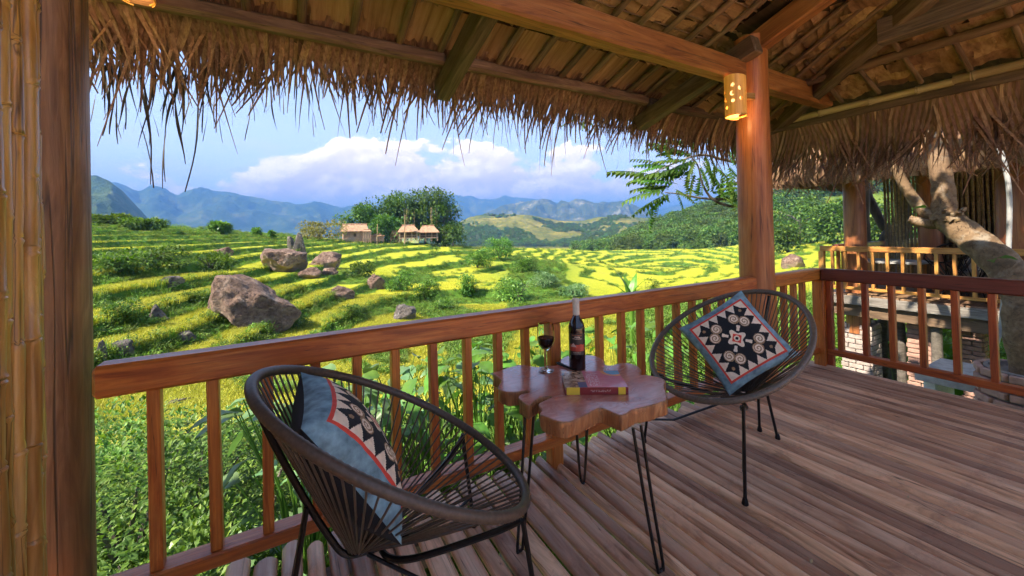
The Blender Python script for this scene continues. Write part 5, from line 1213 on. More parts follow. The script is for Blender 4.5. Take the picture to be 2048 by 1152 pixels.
PL = [(610, 930, 3.1, 16, 1.05, .4, 'pale broad leaved plant behind the seat of the foreground chair', 'leaf_bluish', 1.2),
      (500, 1040, 2.9, 14, .8, .35, 'large pale leaved plant by the third baluster', 'leaf_bluish', 1.2),
      (700, 860, 3.6, 18, 1.25, .45, 'broad leaved plant behind the chair cords', 'leaf_bluish', 1.15),
      (770, 800, 4.2, 20, 1.35, .5, 'blue green broad leaved plant under the middle of the rail', 'leaf_bluish', 1.15),
      (850, 830, 3.7, 20, 1.4, .45, 'glossy green plant left of the table', 'leaf_big', 1.1),
      (905, 770, 4.5, 20, 1.5, .55, 'tall blue green plant left of the table edge', 'leaf_bluish', 1.15),
      (960, 820, 3.8, 20, 1.35, .45, 'bright green broad leaved plant beside the table edge', 'leaf_big', 1.15),
      (1010, 740, 4.8, 20, 1.7, .5, 'climbing bright green plant behind the wine glass', 'leaf_big', .9),
      (1060, 800, 4.0, 16, 1.2, .4, 'low green plant beneath the wine glass seen through balusters', 'leaf_big', 1.0),
      (1130, 740, 5.2, 16, 1.2, .5, 'green plant behind the bottle under the rail', 'leaf_big', .9),
      (1240, 690, 6.0, 18, 1.3, .6, 'bright green plant under the rail right of the bottle', 'banana', 1.0),
      (1330, 680, 6.6, 18, 1.3, .6, 'green plant behind the rim of the far chair', 'leaf_big', 1.0),
      (1420, 660, 6.4, 18, 1.2, .6, 'dark green plant under the rail left of the round post', 'leaf_big', 1.0),
      (1660, 690, 6.2, 20, 1.5, .5, 'green plant beyond the corner of the two railings', 'leaf_big', .9),
      (1795, 720, 10.5, 22, 1.8, .8, 'leafy plant in the gap between the brick pillars', 'banana', 1.3),
      (1895, 720, 11.0, 26, 2.2, .9, 'bright leafy plant right of the dark stilt', 'banana', 1.4),
      (1960, 700, 10.0, 22, 2.0, .8, 'bright plant glimpsed right of the wide pillar', 'banana', 1.3)]
for i, (u, v, d, n_, h, sp_, lb, mt, sc) in enumerate(PL): plant(u, v, d, n_, h, sp_, lb, mt, 600+i, sc)
# banana plant rising over the rail
def banana(u, v, d, label, seed, n_=7, L=1.3, lift=0):
    r = random.Random(seed); p = at(u, v, d); g = gz(p.x, p.y); top = p.z; t = empty('banana_plant', (p.x, p.y, g), 0, label, 'plant')
    mb = MB(); mb.tube([V((0, 0, -.2)), V((.02, 0, (top-g)*.6)), V((0, 0, top-g))], [.09, .07, .05], 8); mb.build('stem', M['banana'], t)
    for i in range(n_):
        me = broad_leaf(L*r.uniform(.7, 1.1), .30, seed+i, .18, r.uniform(.2, .6)); me.materials.append(M['banana']); o = link('leaf', me, t); o.location = (0, 0, top-g-.1)
        o.rotation_euler = (r.uniform(-.3, .3), -r.uniform(.5, 1.35), r.uniform(0, 6.28))
    return t
banana(1262, 592, 14, 'young banana plant rising over the rail between bottle and far chair', 31, 8, 1.1)
shrub(1310, 600, 16, .9, 1.7, 1400, .14, 'feathery green bush right of the banana plant', 'leaf_big', 777)

# ------------------------------------------------------------------ trees
def tree(u, vtop, vbase, d, wpx, label, mat, seed, nl=2600, L=1.0, lobes=24, zlo=.2, group='trees around the village', trunk_r=.35, hang=0):
    p = at(u, vbase, d); dep = (p-EYEV).dot(CF); hgt = (vbase-vtop)*dep/FPX; R = wpx/2*dep/FPX*1.55; hgt *= 1.15
    t = empty('tree', (p.x, p.y, gz(p.x, p.y)-.2), 0, label, 'tree', group)
    c = link('crown', crown_mesh(nl, R, hgt, L, seed, M[mat], lobes, zlo), t)
    mb = MB(); r = random.Random(seed); mb.tube([V((0, 0, -.5)), V((.3, .1, hgt*.3)), V((.1, -.2, hgt*.62)), V((.2, 0, hgt*.85))], [trunk_r, trunk_r*.8, trunk_r*.5, .06], 8)
    for i in range(7):
        a = r.uniform(0, 6.28); z = hgt*r.uniform(.3, .6); mb.tube([V((.2, 0, z)), V((R*.35*math.cos(a), R*.35*math.sin(a), z+hgt*.15)), V((R*.7*math.cos(a), R*.7*math.sin(a), z+hgt*.25))], [trunk_r*.4, trunk_r*.25, .05], 6)
    mb.build('trunk', M['bark_dark'], t)
    if hang:
        for i in range(hang):
            a = r.uniform(0, 6.28); q = R*r.uniform(.5, .95); x0, y0 = q*math.cos(a), q*math.sin(a); m2 = MB(); m2.tube([V((x0, y0, hgt*.7)), V((x0*1.02, y0*1.02, hgt*.35)), V((x0*1.0, y0*1.0, hgt*.08))], [.06, .05, .04], 5); m2.build('aerial_root', M['bamboo_pale'], t)
    return t
tree(722, 418, 478, 130, 62, 'small rounded tree at the left end of the village grove', 'leaf_tree', 1, 3600, .9)
tree(757, 402, 478, 136, 64, 'open branched tree second from the left in the grove', 'leaf_tree', 2, 1900, .85, 15, .45)
tree(800, 391, 478, 138, 84, 'tall spreading tree in the middle of the grove', 'leaf_tree', 3, 6500, 1.0, 40)
tree(850, 389, 478, 134, 92, 'huge tree with hanging aerial roots behind the right huts', 'leaf_tree', 4, 7500, 1.0, 44, .3, hang=34)
tree(888, 410, 486, 128, 46, 'dark tree at the right end of the grove', 'leaf_tree', 5, 3400, .9)
tree(905, 455, 492, 122, 40, 'low tree on the slope right of the grove', 'leaf_tree', 6, 1500, .8)
tree(775, 435, 480, 124, 60, 'leafy tree just behind the small shed', 'leaf_tree', 7, 3200, .9)
tree(1600, 392, 470, 150, 90, 'tall tree on the wooded hillside right of the round post', 'leaf_tree', 8, 2600, 1.0, group='trees on the right hillside')
tree(1668, 400, 478, 130, 80, 'broad tree on the hillside left of the neighbouring post', 'leaf_tree', 9, 2600, 1.0, group='trees on the right hillside')
tree(1575, 432, 482, 120, 44, 'round bush-like tree low on the right hillside', 'leaf_tree', 10, 1600, .8, group='trees on the right hillside')
tree(1770, 400, 470, 110, 90, 'pale green tree behind the bent trunks', 'leaf_big', 11, 2200, .9, group='trees on the right hillside')
tree(1850, 390, 470, 100, 90, 'tree behind the neighbouring pavilion', 'leaf_tree', 12, 2200, .9, group='trees on the right hillside')

# tree with compound leaves whose branch reaches in beside the round post
def compound_leaf(L, seed, n_=10):
    r = random.Random(seed); mb = MB(); mb.tube([V((L*i/8, 0, -.22*L*(i/8)**2)) for i in range(9)], [.0035]*9, 4)
    for i in range(n_):
        t = .12+.86*i/(n_-1); p = V((L*t, 0, -.22*L*t*t)); ll = .122*(1-.45*abs(t-.45))*r.uniform(.85, 1.15)
        for s in (1, -1): leaf_add(mb, p, V((.38, s, -.45-r.uniform(0, .35))), V((0, 0, 1)), ll, ll*.40, .1, .15)
    return mb.mesh('compound_leaf', False, None, [M['leaf_pinnate']])
CLF = [compound_leaf(L, i) for i, L in enumerate((.46, .52, .40, .56))]
pt = at(1512, 560, 7.2); g = gz(pt.x, pt.y)
ct = empty('tree', (pt.x, pt.y, g), 0, 'tree with feathery compound leaves reaching in left of the round post', 'tree')
def rel(u, v, d): return at(u, v, d)-V((pt.x, pt.y, g))
mb = MB(); mb.tube(spline([V((0, 0, -.2)), rel(1510, 520, 7.2), rel(1508, 420, 7.1), rel(1500, 300, 7.0), rel(1470, 200, 6.8)], 4), [.10]*5+[.09]*4+[.07]*4+[.05]*4, 8); mb.build('trunk', M['bark_dark'], ct)
brs = [[(1508, 412, 7.1), (1460, 412, 6.9), (1425, 398, 6.7), (1405, 368, 6.6), (1395, 330, 6.5), (1370, 300, 6.4)], [(1505, 400, 7.1), (1440, 398, 6.8), (1400, 396, 6.6), (1360, 388, 6.5), (1330, 385, 6.4)], [(1500, 330, 7.0), (1450, 320, 6.8), (1400, 310, 6.6), (1340, 330, 6.5), (1310, 345, 6.4)], [(1490, 260, 7.0), (1430, 270, 6.8), (1380, 285, 6.6), (1330, 300, 6.5)], [(1480, 230, 6.9), (1380, 225, 6.7), (1250, 235, 6.5), (1160, 240, 6.4)], [(1500, 360, 7.0), (1460, 370, 6.8), (1440, 390, 6.7)]]
for b_ in brs:
    mb = MB(); q = spline([rel(*x) for x in b_], 4); mb.tube(q, [.028*(1-.8*i/len(q)) for i in range(len(q))], 6); mb.build('branch', M['bark_dark'], ct)
r = random.Random(9)
def cl_at(u, v, d, du, dv, k_, s=1.0):
    a, b_ = rel(u, v, d), rel(u+du, v+dv, d+r.uniform(-.1, .1)); o = link('leaf', CLF[k_ % 4], ct); aim(o, a, b_, V((r.uniform(-.2, .2), r.uniform(-.2, .2), 1))); o.scale = (s*((b_-a).length/.5),)*3
for i, (u, v, du, dv) in enumerate([(1330, 378, -85, 8), (1345, 385, -75, 24), (1340, 372, -85, -8), (1318, 392, 2, 40), (1350, 378, 42, 16), (1355, 368, -70, -22), (1370, 350, -72, -18), (1375, 340, -80, 16), (1380, 320, -66, -10), (1385, 318, -50, 34), (1390, 310, -70, -30), (1395, 300, -30, -40), (1400, 330, 30, 42), (1390, 345, -20, 40), (1410, 310, 26, 40), (1400, 290, -60, -20), (1420, 290, -20, -40), (1430, 300, 30, -34), (1425, 330, 40, 20), (1330, 330, -50, -20), (1340, 340, -46, 20), (1345, 320, -30, -34), (1360, 300, -50, 0), (1430, 270, 40, 10), (1450, 290, 30, 30), (1440, 340, 34, 34), (1455, 360, 20, 40), (1445, 390, 30, 8), (1430, 380, 40, -14), (1460, 330, 16, 40), (1380, 280, -40, -26), (1365, 270, -30, -30), (1420, 250, -40, 10), (1160, 236, -34, 6), (1168, 238, -10, 24), (1150, 236, 30, 18), (1175, 235, 20, 20)]): cl_at(u, v, 6.45+.12*(i % 4), du*1.08, dv*1.08, i); (cl_at(u+r.uniform(-16, 16), v+r.uniform(-14, 10), 6.5+.12*(i % 3), du*r.uniform(.7, 1.1)+r.uniform(-25, 25), dv+r.uniform(-26, 26), i+1) if u > 1200 else None); (cl_at(u+r.uniform(-22, 22), v+r.uniform(-20, 12), 6.6+.12*(i % 3), du*r.uniform(.6, 1.0)+r.uniform(-30, 30), dv+r.uniform(-30, 30), i+2) if u > 1300 else None)

# bits of dry leaf dropped on the planks
mb = MB(); r = random.Random(21)
for i in range(16):
    x, y = r.uniform(.9, 3.8), r.uniform(.45, 1.55); a = r.uniform(0, 6.28); leaf_add(mb, V((x, y, .009)), V((math.cos(a), math.sin(a), .05)), V((0, 0, 1)), r.uniform(.012, .035), r.uniform(.006, .012), .15, .05)
tag(mb.build('leaf_litter', M['bamboo_pale'], None, False), 'few bits of dry leaf on the deck planks', 'leaf litter', kind='stuff')
# ------------------------------------------------------------------ huts
def hut(u0, u1, vr, ve, vb, d, label, kind, seed):
    uc = (u0+u1)/2; p = at(uc, vb, d); dep = (p-EYEV).dot(CF); k = dep/FPX; w = (u1-u0)*k; hr = (vb-vr)*k; he = (vb-ve)*k; dp = w*.75
    t = empty('hut', (p.x, p.y, p.z-.05), -math.atan2(p.x, p.y)+rad(4), label, 'hut', 'huts of the village'); r = random.Random(seed)
    ov = .10*w; mb = MB()
    a = [V((-w/2-ov, -dp/2-ov, he)), V((w/2+ov, -dp/2-ov, he)), V((w/2+ov, dp/2+ov, he)), V((-w/2-ov, dp/2+ov, he))]; hip = .12*w if kind != 'gable' else -ov*.6
    e0, e1 = V((-w/2+hip+.06*w, 0, hr)), V((w/2-hip-(.0 if kind == 'gable' else .06*w), 0, hr))
    up = V((0, 0, .22))
    mb.add(a+[e0, e1]+[q-up for q in a]+[e0-up, e1-up], [(0, 1, 5, 4), (1, 2, 5), (2, 3, 4, 5), (3, 0, 4), (6, 10, 11, 7), (7, 11, 8), (8, 11, 10, 9), (9, 10, 6), (0, 6, 7, 1), (1, 7, 8, 2), (2, 8, 9, 3), (3, 9, 6, 0)])
    rf = mb.build('roof', M['hut_thatch'], t, False)
    mb = MB(); mb.tube([e0+V((-.2, 0, .05)), e1+V((.2, 0, .05))], .16, 6); mb.build('ridge_cap', M['hut_thatch'], rf)
    fl = he*.30
    for i in range(4):
        for yy in (-dp/2, dp/2):
            x = -w/2+w*i/3; pole('post', (x, yy, -.3), (x, yy, he), .10, .09, M['hut_wood'], t, 6, .01)
    beam('floor_edge', (-w/2-.15, -dp/2-.1, fl), (w/2+.15, -dp/2-.1, fl), .12, .18, M['hut_wood'], t)
    if kind == 'open':
        beam('rail', (-w/2, -dp/2, fl+.75), (w/2, -dp/2, fl+.75), .07, .09, M['hut_wood'], t)
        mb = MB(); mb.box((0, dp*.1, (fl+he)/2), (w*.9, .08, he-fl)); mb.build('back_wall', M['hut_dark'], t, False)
        for i in range(9): beam('slat', (-w/2+w*(i+.5)/9, -dp/2, fl), (-w/2+w*(i+.5)/9, -dp/2, fl+.75), .05, .05, M['hut_wood'], t, up=(0, 1, 0))
    else:
        nb = 7
        for i in range(nb):
            z0 = fl+(he-fl)*i/nb
            if kind == 'gable' and 2 <= i <= 4:
                beam('board', (-w/2, -dp/2, z0+.1), (-.06*w, -dp/2, z0+.1), .05, (he-fl)/nb-.03, M['hut_wood'], t); beam('board', (.06*w, -dp/2, z0+.1), (w/2, -dp/2, z0+.1), .05, (he-fl)/nb-.03, M['hut_wood'], t)
            else: beam('board', (-w/2, -dp/2, z0+.1), (w/2, -dp/2, z0+.1), .05, (he-fl)/nb-.03, M['hut_wood'], t)
        for sx in (-1, 1):
            mb = MB(); mb.box((sx*w/2, 0, (fl+he)/2), (.08, dp, he-fl)); mb.build('side_wall', M['hut_wood'], t, False)
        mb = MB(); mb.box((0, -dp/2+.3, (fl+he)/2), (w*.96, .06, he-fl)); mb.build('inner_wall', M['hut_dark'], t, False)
        mb = MB(); mb.box((0, -dp/2+.05, fl*.45), (w*.94, .08, fl*.8)); mb.build('base_wall', M['hut_wood'], t, False)
    return t
M['hut_thatch'] = plain('pinkish_hut_thatch', (.36, .205, .12), .9, 0, 1.6, .35, .6)
M['hut_wood'] = plain('sunlit_hut_wood', (.42, .28, .20), .85, 0, 4, .3, .3)
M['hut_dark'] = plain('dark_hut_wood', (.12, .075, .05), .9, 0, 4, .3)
hut(688, 730, 448, 462, 483, 118, 'wooden hut with a wide pinkish thatch roof at the left of the village', 'gable', 1)
hut(727, 741, 459, 462, 483, 116, 'narrow tall lean-to against the right wall of the left hut', 'board', 2)
hut(742, 766, 468, 471, 482, 119, 'small low shed between the left hut and the stilt huts', 'board', 3)
hut(782, 802, 462, 470, 481, 121, 'small thatched shelter left of the two stilt huts', 'open', 4)
hut(800, 834, 450, 463, 481, 118, 'stilt hut with a hipped thatch roof and open porch behind the tall pole', 'open', 5)
hut(840, 874, 451, 464, 480, 122, 'rightmost stilt hut with a hipped roof under the huge tree', 'open', 6)
fn = empty('village_fence', at(655, 481, 116)-V((0, 0, .1)), 0, 'rough pole fence left of the village huts', 'fence'); b0 = fn.location.copy()
for i in range(13):
    p = at(620+i*6, 481, 116)-b0; pole('fence_post', (p.x, p.y, -.3), (p.x, p.y, 1.35), .07, .06, M['hut_wood'], fn, 6, .01)
for z in (.5, 1.25):
    a, b_ = at(618, 481, 116)-b0, at(694, 481, 116)-b0; pole('fence_rail', (a.x, a.y, z), (b_.x, b_.y, z), .06, .05, M['hut_wood'], fn, 6, .02)
for u, v0, v1, lb in ((809, 430, 484, 'tall bare pole standing before the stilt huts'), (754, 448, 482, 'thin pale pole behind the small shed')):
    a, b_ = at(u, v1, 115), at(u+1, v0, 115); a.z = gz(a.x, a.y)-.2
    o = pole('bare_pole', (0, 0, 0), b_-a, .20 if u > 800 else .12, .10, M['bamboo_pale'], None, 8, .02); o.location = a; tag(o, lb, 'pole')
# ------------------------------------------------------------------ neighbouring pavilion
NX, NY = 8.40, 3.45
nb = empty('neighbouring_pavilion', (NX, NY, 0), 0, 'neighbouring stilted pavilion with thatched eave and orange railing on the right', 'pavilion')
def L_(p): return V(p)-V((NX, NY, 0))
M['nrail'] = wood('sunlit_orange_rail', (.24, .085, .02), (.48, .21, .05), (.60, .31, .09), .35, 'X', .12, 1, .15)
M['fascia_grey'] = wood('grey_fascia_wood', (.10, .085, .07), (.20, .175, .15), (.30, .27, .23), .7, 'X', .1)
dk = empty('deck', (0, 0, 0)); dk.parent = nb
for i in range(14): aim(link('plank', beam_mesh(6.0, .33, .03, .004), dk, M['rafter']), (.02, -.17-.345*i, -.02), (6.02, -.17-.345*i, -.02))
beam('fascia', (-.03, .05, -.10), (-.03, -4.9, -.10), .05, .15, M['fascia_grey'], dk); beam('floor_beam', (.10, .0, -.28), (.10, -4.9, -.28), .14, .20, M['rafter_dark'], dk)
beam('fascia', (-.03, .03, -.10), (6, .03, -.10), .05, .15, M['fascia_grey'], dk)
nr = empty('railing', (0, 0, 0)); nr.parent = nb
beam('top_rail', (.02, .02, .775), (.02, -4.6, .775), .07, .09, M['nrail'], nr, .006); beam('corner_newel', (.02, .0, -.02), (.02, .0, .73), .08, .08, M['nrail'], nr, .005, up=(0, 1, 0))
beam('bottom_rail', (.02, -.05, .10), (.02, -4.6, .10), .05, .05, M['nrail'], nr)
for i in range(24): aim(link('baluster', beam_mesh(.62, .04, .05, .003), nr, M['nrail']), (.02, -.16-.185*i, .12), (.02, -.16-.185*i, .735), V((1, 0, 0)))
fr2 = empty('front_railing', (0, 0, 0)); fr2.parent = nb
beam('top_rail', (.02, -.20, .80), (5.6, -.20, .80), .08, .10, M['rail_dark'], fr2, .006)
for i in range(30): aim(link('baluster', beam_mesh(.70, .04, .05, .003), fr2, M['nrail']), (.14+.185*i, -.20, .04), (.14+.185*i, -.20, .745), V((0, 1, 0)))
M['npost'] = wood('red_brown_post', (.14, .040, .015), (.30, .095, .035), (.42, .16, .06), .4, 'X', .08, .5, .2, coat=.2)
def npost(u, x, r, z0, z1):
    q = onx(u, 490, x); return pole('post', L_((x, q.y, z0)), L_((x, q.y, z1)), r, r*.92, M['npost'], nb, 18, .001)
npost(1711, 8.75, .165, -.72, 3.2); npost(2050, 8.72, .26, -.1, 3.2); npost(1862, 9.9, .16, -.1, 3.2)
# slatted bamboo wall inside
bwl = empty('bamboo_wall', (0, 0, 0)); bwl.parent = nb
for i in range(46):
    y = 2.55-.062*i; r_ = random.uniform(.014, .021); aim(link('slat', beam_mesh(2.9, r_*2, r_*1.6, .005), bwl, M['bamboo_neigh']), L_((10.35+random.uniform(-.015, .015), y, 0.0)), L_((10.35, y+random.uniform(-.02, .02), 2.9)), V((1, 0, 0)))
mb = MB(); mb.box(L_((10.42, 1.0, 1.4)), (.03, 3.2, 2.9)); mb.build('backing', M['rafter_dark'], bwl, False)
for i in range(14):
    y = 3.02-.05*i; aim(link('slat', beam_mesh(2.2, .034, .03, .005), bwl, M['bamboo_neigh']), L_((9.95+.02*(i % 2), y, 0.0)), L_((9.95, y, 1.0+.02*(i % 3))), V((1, 0, 0)))
# roof
rf = empty('roof', (0, 0, 0)); rf.parent = nb
mb = MB(); a = [V((7.75, 4.05, 2.66)), V((7.75, -2.5, 2.66)), V((10.6, -2.5, 4.2)), V((10.6, 1.6, 4.2)), V((14.2, 1.6, 4.2)), V((14.2, 4.05, 2.66))]; up = V((0, 0, .2))
vs = [L_(q) for q in a]; mb.add(vs+[q+up for q in vs], [(0, 1, 2, 3), (0, 3, 4, 5), (6, 9, 8, 7), (6, 11, 10, 9), (0, 6, 7, 1), (5, 11, 6, 0)]); mb.build('thatch_cover', M['shingle'], rf, False)
pole('eave_pole', L_((8.2, 3.9, 2.74)), L_((8.2, -2.4, 2.74)), .05, .05, M['rafter_dark'], rf, 8, .003); pole('cross_pole', L_((8.3, 2.1, 2.35)), L_((10.3, 2.1, 2.40)), .03, .03, M['rafter'], rf, 8, .003); pole('cross_pole', L_((8.6, 1.6, 1.95)), L_((9.9, .4, 2.25)), .02, .015, M['bamboo_pale'], rf, 8, .01)
for i in range(12): pole('rafter', L_((7.8, 3.8-.5*i, 2.68)), L_((10.5, 3.8-.5*i if i > 3 else 3.0-.3*i, 4.1)), .03, .03, M['rafter_dark'], rf, 6, .003)
NFA = [fan_mesh(17, .42, .78, 500+i, .55, .55, 1.0, .35) for i in range(6)]
k = 0; y = 4.1
while y > -1.2:
    for lay in (0, 1):
        place(NFA[k % 6], L_((7.86-.09*lay, y+random.uniform(-.08, .08), 2.78-.13*lay)), V((0, -1, random.uniform(-.06, .06))), V((-.42-.2*lay*random.random(), random.uniform(-.2, .2), -1)), 'palm_fringe', rf); k += 1
    y -= .155
x = 7.9
while x < 12.5:
    place(NFA[k % 6], L_((x, 4.08, 2.72)), V((1, 0, random.uniform(-.05, .05))), V((random.uniform(-.2, .2), .5, -1)), 'palm_fringe', rf); k += 1; x += .19
# furniture on that deck
ch = empty('deck_chair', L_((0, 0, 0)), 0, 'grey cushioned deck chair with a black strap on the neighbouring deck', 'chair'); q = onx(1975, 478, 9.3); ch.location = (9.3, q.y, 0)
mb = MB(); mb.box((0, 0, .36), (.55, .62, .14)); mb.build('seat', plain('grey_cushion', (.20, .17, .15), .9, 0, 30, .25, .2), ch)
mb = MB(); mb.box((.26, 0, .72), (.14, .62, .62), Matrix.Rotation(.18, 4, 'Y')); mb.build('backrest', plain('grey_back', (.26, .22, .19), .9, 0, 30, .25, .2), ch)
for sx in (-.22, .22):
    for sy in (-.27, .27): beam('leg', (sx, sy, 0), (sx, sy, .30), .04, .04, M['metal'], ch, up=(0, 1, 0))
mb = MB(); mb.tube(spline([V((.12, -.30, .98)), V((-.02, -.30, .75)), V((-.10, -.32, .5)), V((-.28, -.30, .42))], 5), .035, 8); mb.build('strap', M['black_cloth'], ch)
st = empty('low_table', (0, 0, 0), 0, 'small grey topped table behind the neighbouring balusters', 'table'); q = onx(1790, 560, 9.4); st.location = (9.4, q.y, 0)
mb = MB(); mb.box((0, 0, .52), (.7, .85, .04)); mb.build('table_top', M['plaster'], st)
for sx in (-.3, .3):
    for sy in (-.36, .36): beam('leg', (sx, sy, 0), (sx, sy, .5), .05, .05, M['rafter_dark'], st, up=(0, 1, 0))
r = random.Random(3)
for (u, lb) in ((1905, 'black wire chair behind the neighbouring railing, left of the leaning trunk'), (1950, 'black wire chair behind the neighbouring railing, under the leaning trunk')):
    q = onx(u, 560, 9.0); c = empty('wire_chair', (9.0, q.y, 0), r.uniform(0, 3), lb, 'chair')
    for a_ in range(14):
        w = a_/14*6.28; mb = MB(); mb.tube([V((.30*math.cos(w), .30*math.sin(w), .72-.18*math.cos(w))), V((.05*math.cos(w), .05*math.sin(w), .30))], .008, 5); mb.build('cord', M['metal'], c)
    mb = MB(); mb.tube([V((.30*math.cos(w), .30*math.sin(w), .72-.18*math.cos(w))) for w in [i/32*6.283 for i in range(32)]], .014, 6, closed=True); mb.build('rim', M['metal'], c)
    for a_ in range(3): mb = MB(); w = a_*2.1; mb.tube([V((.1*math.cos(w), .1*math.sin(w), .32)), V((.26*math.cos(w), .26*math.sin(w), 0))], .01, 6); mb.build('leg', M['metal'], c)
# ------------------------------------------------------------------ brick pillars and stilts below it
BR = {}
def brick_mesh(l, w, h):
    key = (round(l, 3), round(w, 3), round(h, 3))
    if key not in BR: BR[key] = beam_mesh(l, w, h, .004)
    return BR[key]
def pillar(u0, u1, vtop, x, label, mat, bh=.062, turn=0.0):
    a, b_ = onx(u0, 680, x), onx(u1, 680, x); w = abs(a.y-b_.y); cy_ = (a.y+b_.y)/2; zt = onx((u0+u1)/2, vtop, x).z; zb = gz(x+w/2, cy_)-.1
    t = empty('brick_pillar', (x+w/2, cy_, zb), turn, label, 'pillar', 'brick pillars under the neighbouring deck'); H_ = zt-zb; n_ = int(H_/bh); r = random.Random(int(u0))
    mb = MB(); mb.box((0, 0, H_/2-.01), (w-.03, w-.03, H_-.02)); mb.build('mortar_core', M['mortar'], t, False)
    nb_ = max(1, round(w/.22)); L = (w-.012)/nb_-.014
    for c in range(n_):
        z = (c+.5)*H_/n_
        for face in (0, 1):                                              # face towards us (-x) and towards the valley (+y) / near side (-y)
            off = (c % 2)*.5
            for k_ in range(nb_+(1 if c % 2 else 0)):
                s0 = -w/2+.006+(k_-off)*(L+.014); s1 = s0+L; s0 = max(s0, -w/2+.004); s1 = min(s1, w/2-.004)
                if s1-s0 < .04: continue
                me = brick_mesh(s1-s0, .03, H_/n_-.014)
                if not me.materials: me.materials.append(mat)
                elif me.materials[0] != mat: me = me.copy(); me.materials.clear(); me.materials.append(mat)
                j = r.uniform(-.004, .004)
                if face == 0: aim(link('brick', me, t), (-w/2+j, s0, z), (-w/2+j, s1, z))
                else: aim(link('brick', me, t), (s0, -w/2+j, z), (s1, -w/2+j, z))
    return t
pillar(1681, 1741, 648, 8.62, 'pale limewashed brick pillar under the first neighbouring post', M['brick_pale'], .085)
pillar(1744, 1760, 640, 9.3, 'slim white brick pillar between the first and the wide pillar', M['brick_pale'], .10)
pillar(1812, 1868, 622, 8.75, 'wide pinkish brick pillar in the middle under the neighbouring deck', M['brick'], .075)
pillar(1920, 1966, 636, 9.0, 'brown shaded brick pillar right of the bright leafy gap', M['brick'], .07)
for u, x, lb in ((1875, 8.6, 'dark wooden stilt right of the wide pillar'), (1802, 8.9, 'mossy stilt left of the wide pillar'), (1766, 9.4, 'grey stilt beside the slim white pillar')):
    q = onx(u, 700, x); z0 = gz(x, q.y)-.3; o = pole('stilt', (0, 0, 0), (0, 0, -.2-z0), .07, .065, M['bark_dark'], None, 8, .004); o.location = (x, q.y, z0); tag(o, lb, 'stilt')
# round brick planter with the leaning tree
TX = 5.9; q = onx(2072, 742, TX); PX, PY, PZ = TX, q.y, q.z
pln = empty('brick_planter', (PX, PY, gz(PX, PY)), 0, 'round brick planter at the lower right edge', 'planter'); g = pln.location.z; H_ = PZ-g; R = .34
mb = MB(); mb.lathe([(R-.03, -.1), (R-.03, H_-.02), (R-.03, H_), (R-.06, H_+.004), (R-.07, H_-.04), (.001, H_-.04)], 32); mb.build('mortar_core', M['mortar'], pln)
nc = int(H_/.085); bmh = beam_mesh(.20, .045, .062, .005); bmh.materials.append(M['brick'])
for c in range(nc):
    for i in range(10):
        w = (i+.5*(c % 2))/10*6.283; p = V((R*math.cos(w), R*math.sin(w), H_-.035-c*.085)); d = V((-math.sin(w), math.cos(w), 0)); aim(link('brick', bmh, pln), p-d*.1, p+d*.1)
lt = empty('leaning_tree', (PX, PY, PZ-.1), 0, 'thick smooth barked tree leaning left over the side railing', 'tree')
def tr(u, v, x): return onx(u, v, x)-V((PX, PY, PZ-.1))
M['bark_big'] = wood('mottled_bark', (.075, .042, .019), (.18, .110, .052), (.30, .20, .11), .75, 'X', .05, .35, 1.0, knots=True, wear=(.30, .26, .20))
def limb(name, pts, rs, n_=14):
    q = spline(pts, 6); k_ = len(q); rr = []
    for i in range(k_):
        t = i/(k_-1)*(len(rs)-1); j = min(int(t), len(rs)-2); rr.append((rs[j]+(rs[j+1]-rs[j])*(t-j))*(1+.04*math.sin(i*1.7)))
    mb = MB(); mb.tube(q, rr, n_); return mb.build(name, M['bark_big'], lt, True, None)
limb('trunk', [V((0, 0, 0)), tr(2050, 660, 5.9), tr(2046, 590, 6.0), tr(2005, 530, 6.2), tr(1950, 482, 6.35), tr(1905, 447, 6.45), tr(1880, 432, 6.5)], [.15, .14, .138, .142, .138, .13, .118])
limb('branch', [tr(1885, 436, 6.5), tr(1888, 400, 6.5), tr(1882, 350, 6.5), tr(1868, 290, 6.55), tr(1850, 225, 6.6), tr(1836, 150, 6.6)], [.115, .102, .095, .085, .076, .06])
limb('branch', [tr(1880, 440, 6.48), tr(1845, 420, 6.45), tr(1812, 375, 6.4), tr(1785, 325, 6.35), tr(1770, 290, 6.3)], [.075, .06, .055, .048, .04])
limb('branch', [tr(1890, 445, 6.48), tr(1850, 446, 6.45), tr(1818, 438, 6.4)], [.09, .06, .045])
for i in range(12):
    a = tr(random.uniform(1862, 1935), random.uniform(420, 448), 6.32+random.uniform(-.03, .08)); mb = MB(); mb.tube([a, a+V((random.uniform(-.05, .05), random.uniform(-.09, .09), random.uniform(-.02, .06)))], [random.uniform(.022, .04), .018], 7); mb.build('knot', M['bark_big'], lt)
for i, (u, v) in enumerate(((1850, 415), (1985, 520), (2000, 515))):
    o = link('leaf', LV['leaf_big', 1], lt); o.location = tr(u, v, 6.0); o.rotation_euler = (.4, -.3, 2.2+i); o.scale = (.6,)*3
ctop = tr(1836, 150, 6.6)
link('crown', crown_mesh(2400, 3.4, 3.0, .30, 77, M['leaf_tree'], 26, .1), lt, None, V((.2, .4, max(ctop.z, 3.6)+.4)))
limb('branch', [tr(1836, 150, 6.6), V((.3, 1.6, 4.2)), V((.2, .9, 5.2))], [.07, .06, .03])
pp = [onx(u, v, 6.9) for u, v in ((1990, 262), (2000, 300), (2013, 345), (2019, 400), (2018, 470), (2015, 540), (2006, 610), (2003, 650), (1990, 700), (1986, 760))]
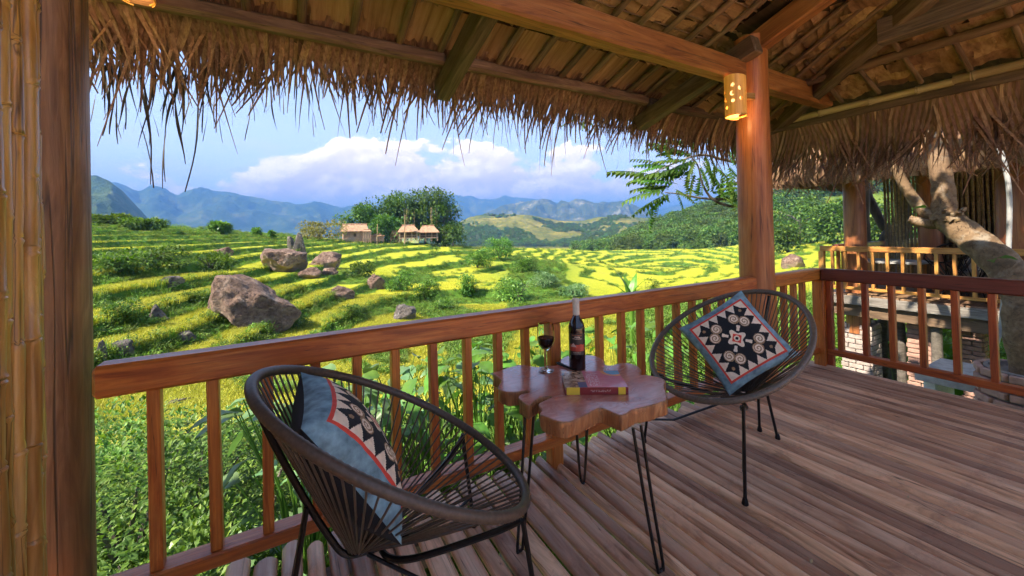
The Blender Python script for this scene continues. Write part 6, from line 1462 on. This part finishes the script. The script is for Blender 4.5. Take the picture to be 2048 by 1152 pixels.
M['pipe'] = plain('grey_white_pipe', (.30, .30, .29), .5, 0, 8, .2); pe = empty('white_pipe', pp[-1], 0, 'bent white drainpipe left of the neighbouring red brown post', 'pipe'); mb = MB(); mb.tube(spline([p-pp[-1] for p in pp], 4), .022, 10); mb.build('pipe', M['pipe'], pe)
bq = onx(1925, 748, 6.9); cb = empty('concrete_bench', (6.9, bq.y, gz(6.9, bq.y)), 0, 'pale concrete slab bench below the side railing', 'bench')
mb = MB(); mb.box((.1, 0, bq.z-cb.location.z-.04), (.95, .62, .09)); mb.build('slab', M['plaster'], cb, False)
for s in (-1, 1): mb = MB(); mb.box((.1, s*.22, (bq.z-cb.location.z-.09)/2), (.7, .10, bq.z-cb.location.z-.1)); mb.build('support', M['white'], cb, False)
# bent trunks beyond the neighbouring deck
for pts, rs, lb in (([(1722, 505, 11), (1720, 440, 11), (1722, 370, 11), (1718, 300, 11)], [.16, .15, .14, .12], 'straight grey trunk right of the first neighbouring post'),
                    ([(1790, 500, 11.5), (1765, 450, 11.5), (1738, 395, 11.5), (1725, 340, 11.5)], [.10, .085, .07, .05], 'thin trunk slanting left behind the neighbouring rail'),
                    ([(1775, 500, 11.2), (1795, 475, 11.2), (1806, 430, 11.2), (1803, 370, 11.2), (1800, 300, 11.2)], [.15, .14, .12, .11, .09], 'bent dark trunk curving up behind the neighbouring rail')):
    P_ = [at(*q) for q in pts]; b0 = P_[0].copy(); b0.z = gz(b0.x, b0.y)-.2; t = empty('tree', b0, 0, lb, 'tree', 'trunks behind the neighbouring deck')
    q = spline([b0+V((0, 0, 0))]+P_, 5); mb = MB(); R_ = [rs[0]]+list(rs); mb.tube([p-b0 for p in q], [R_[min(int(i/(len(q)-1)*(len(R_)-1)), len(R_)-1)] for i in range(len(q))], 9); mb.build('trunk', M['bark_dark'], t)
    link('crown', crown_mesh(900, 1.6, 2.0, .22, len(pts)*7, M['leaf_tree'], 14, .1), t, None, P_[-1]-b0+V((0, 0, -.1)))
HAZE = 2.7e-4
# ------------------------------------------------------------------ air
zmax = 0.0
for o in list(SC.objects):
    if o.type == 'MESH' and o.get('kind') == 'structure': zmax = max(zmax, max((o.matrix_world @ V(c)).z for c in o.bound_box))
mb = MB(); z0, z1 = -62.0, zmax+25; mb.box((0, 0, (z0+z1)/2), (46000, 46000, z1-z0))
hm = bpy.data.materials.new('haze'); hm.use_nodes = True; hm.node_tree.nodes.clear(); n = NT(hm.node_tree)
pv = n.add('ShaderNodeVolumePrincipled'); pv.inputs['Density'].default_value = HAZE; pv.inputs['Color'].default_value = (.11, .27, .63, 1); pv.inputs['Anisotropy'].default_value = .0
on = n.add('ShaderNodeOutputMaterial'); n.l.new(pv.outputs[0], on.inputs['Volume'])
tag(mb.build('haze', hm, None, False), 'thin blue haze filling the valley air', 'haze', kind='stuff')
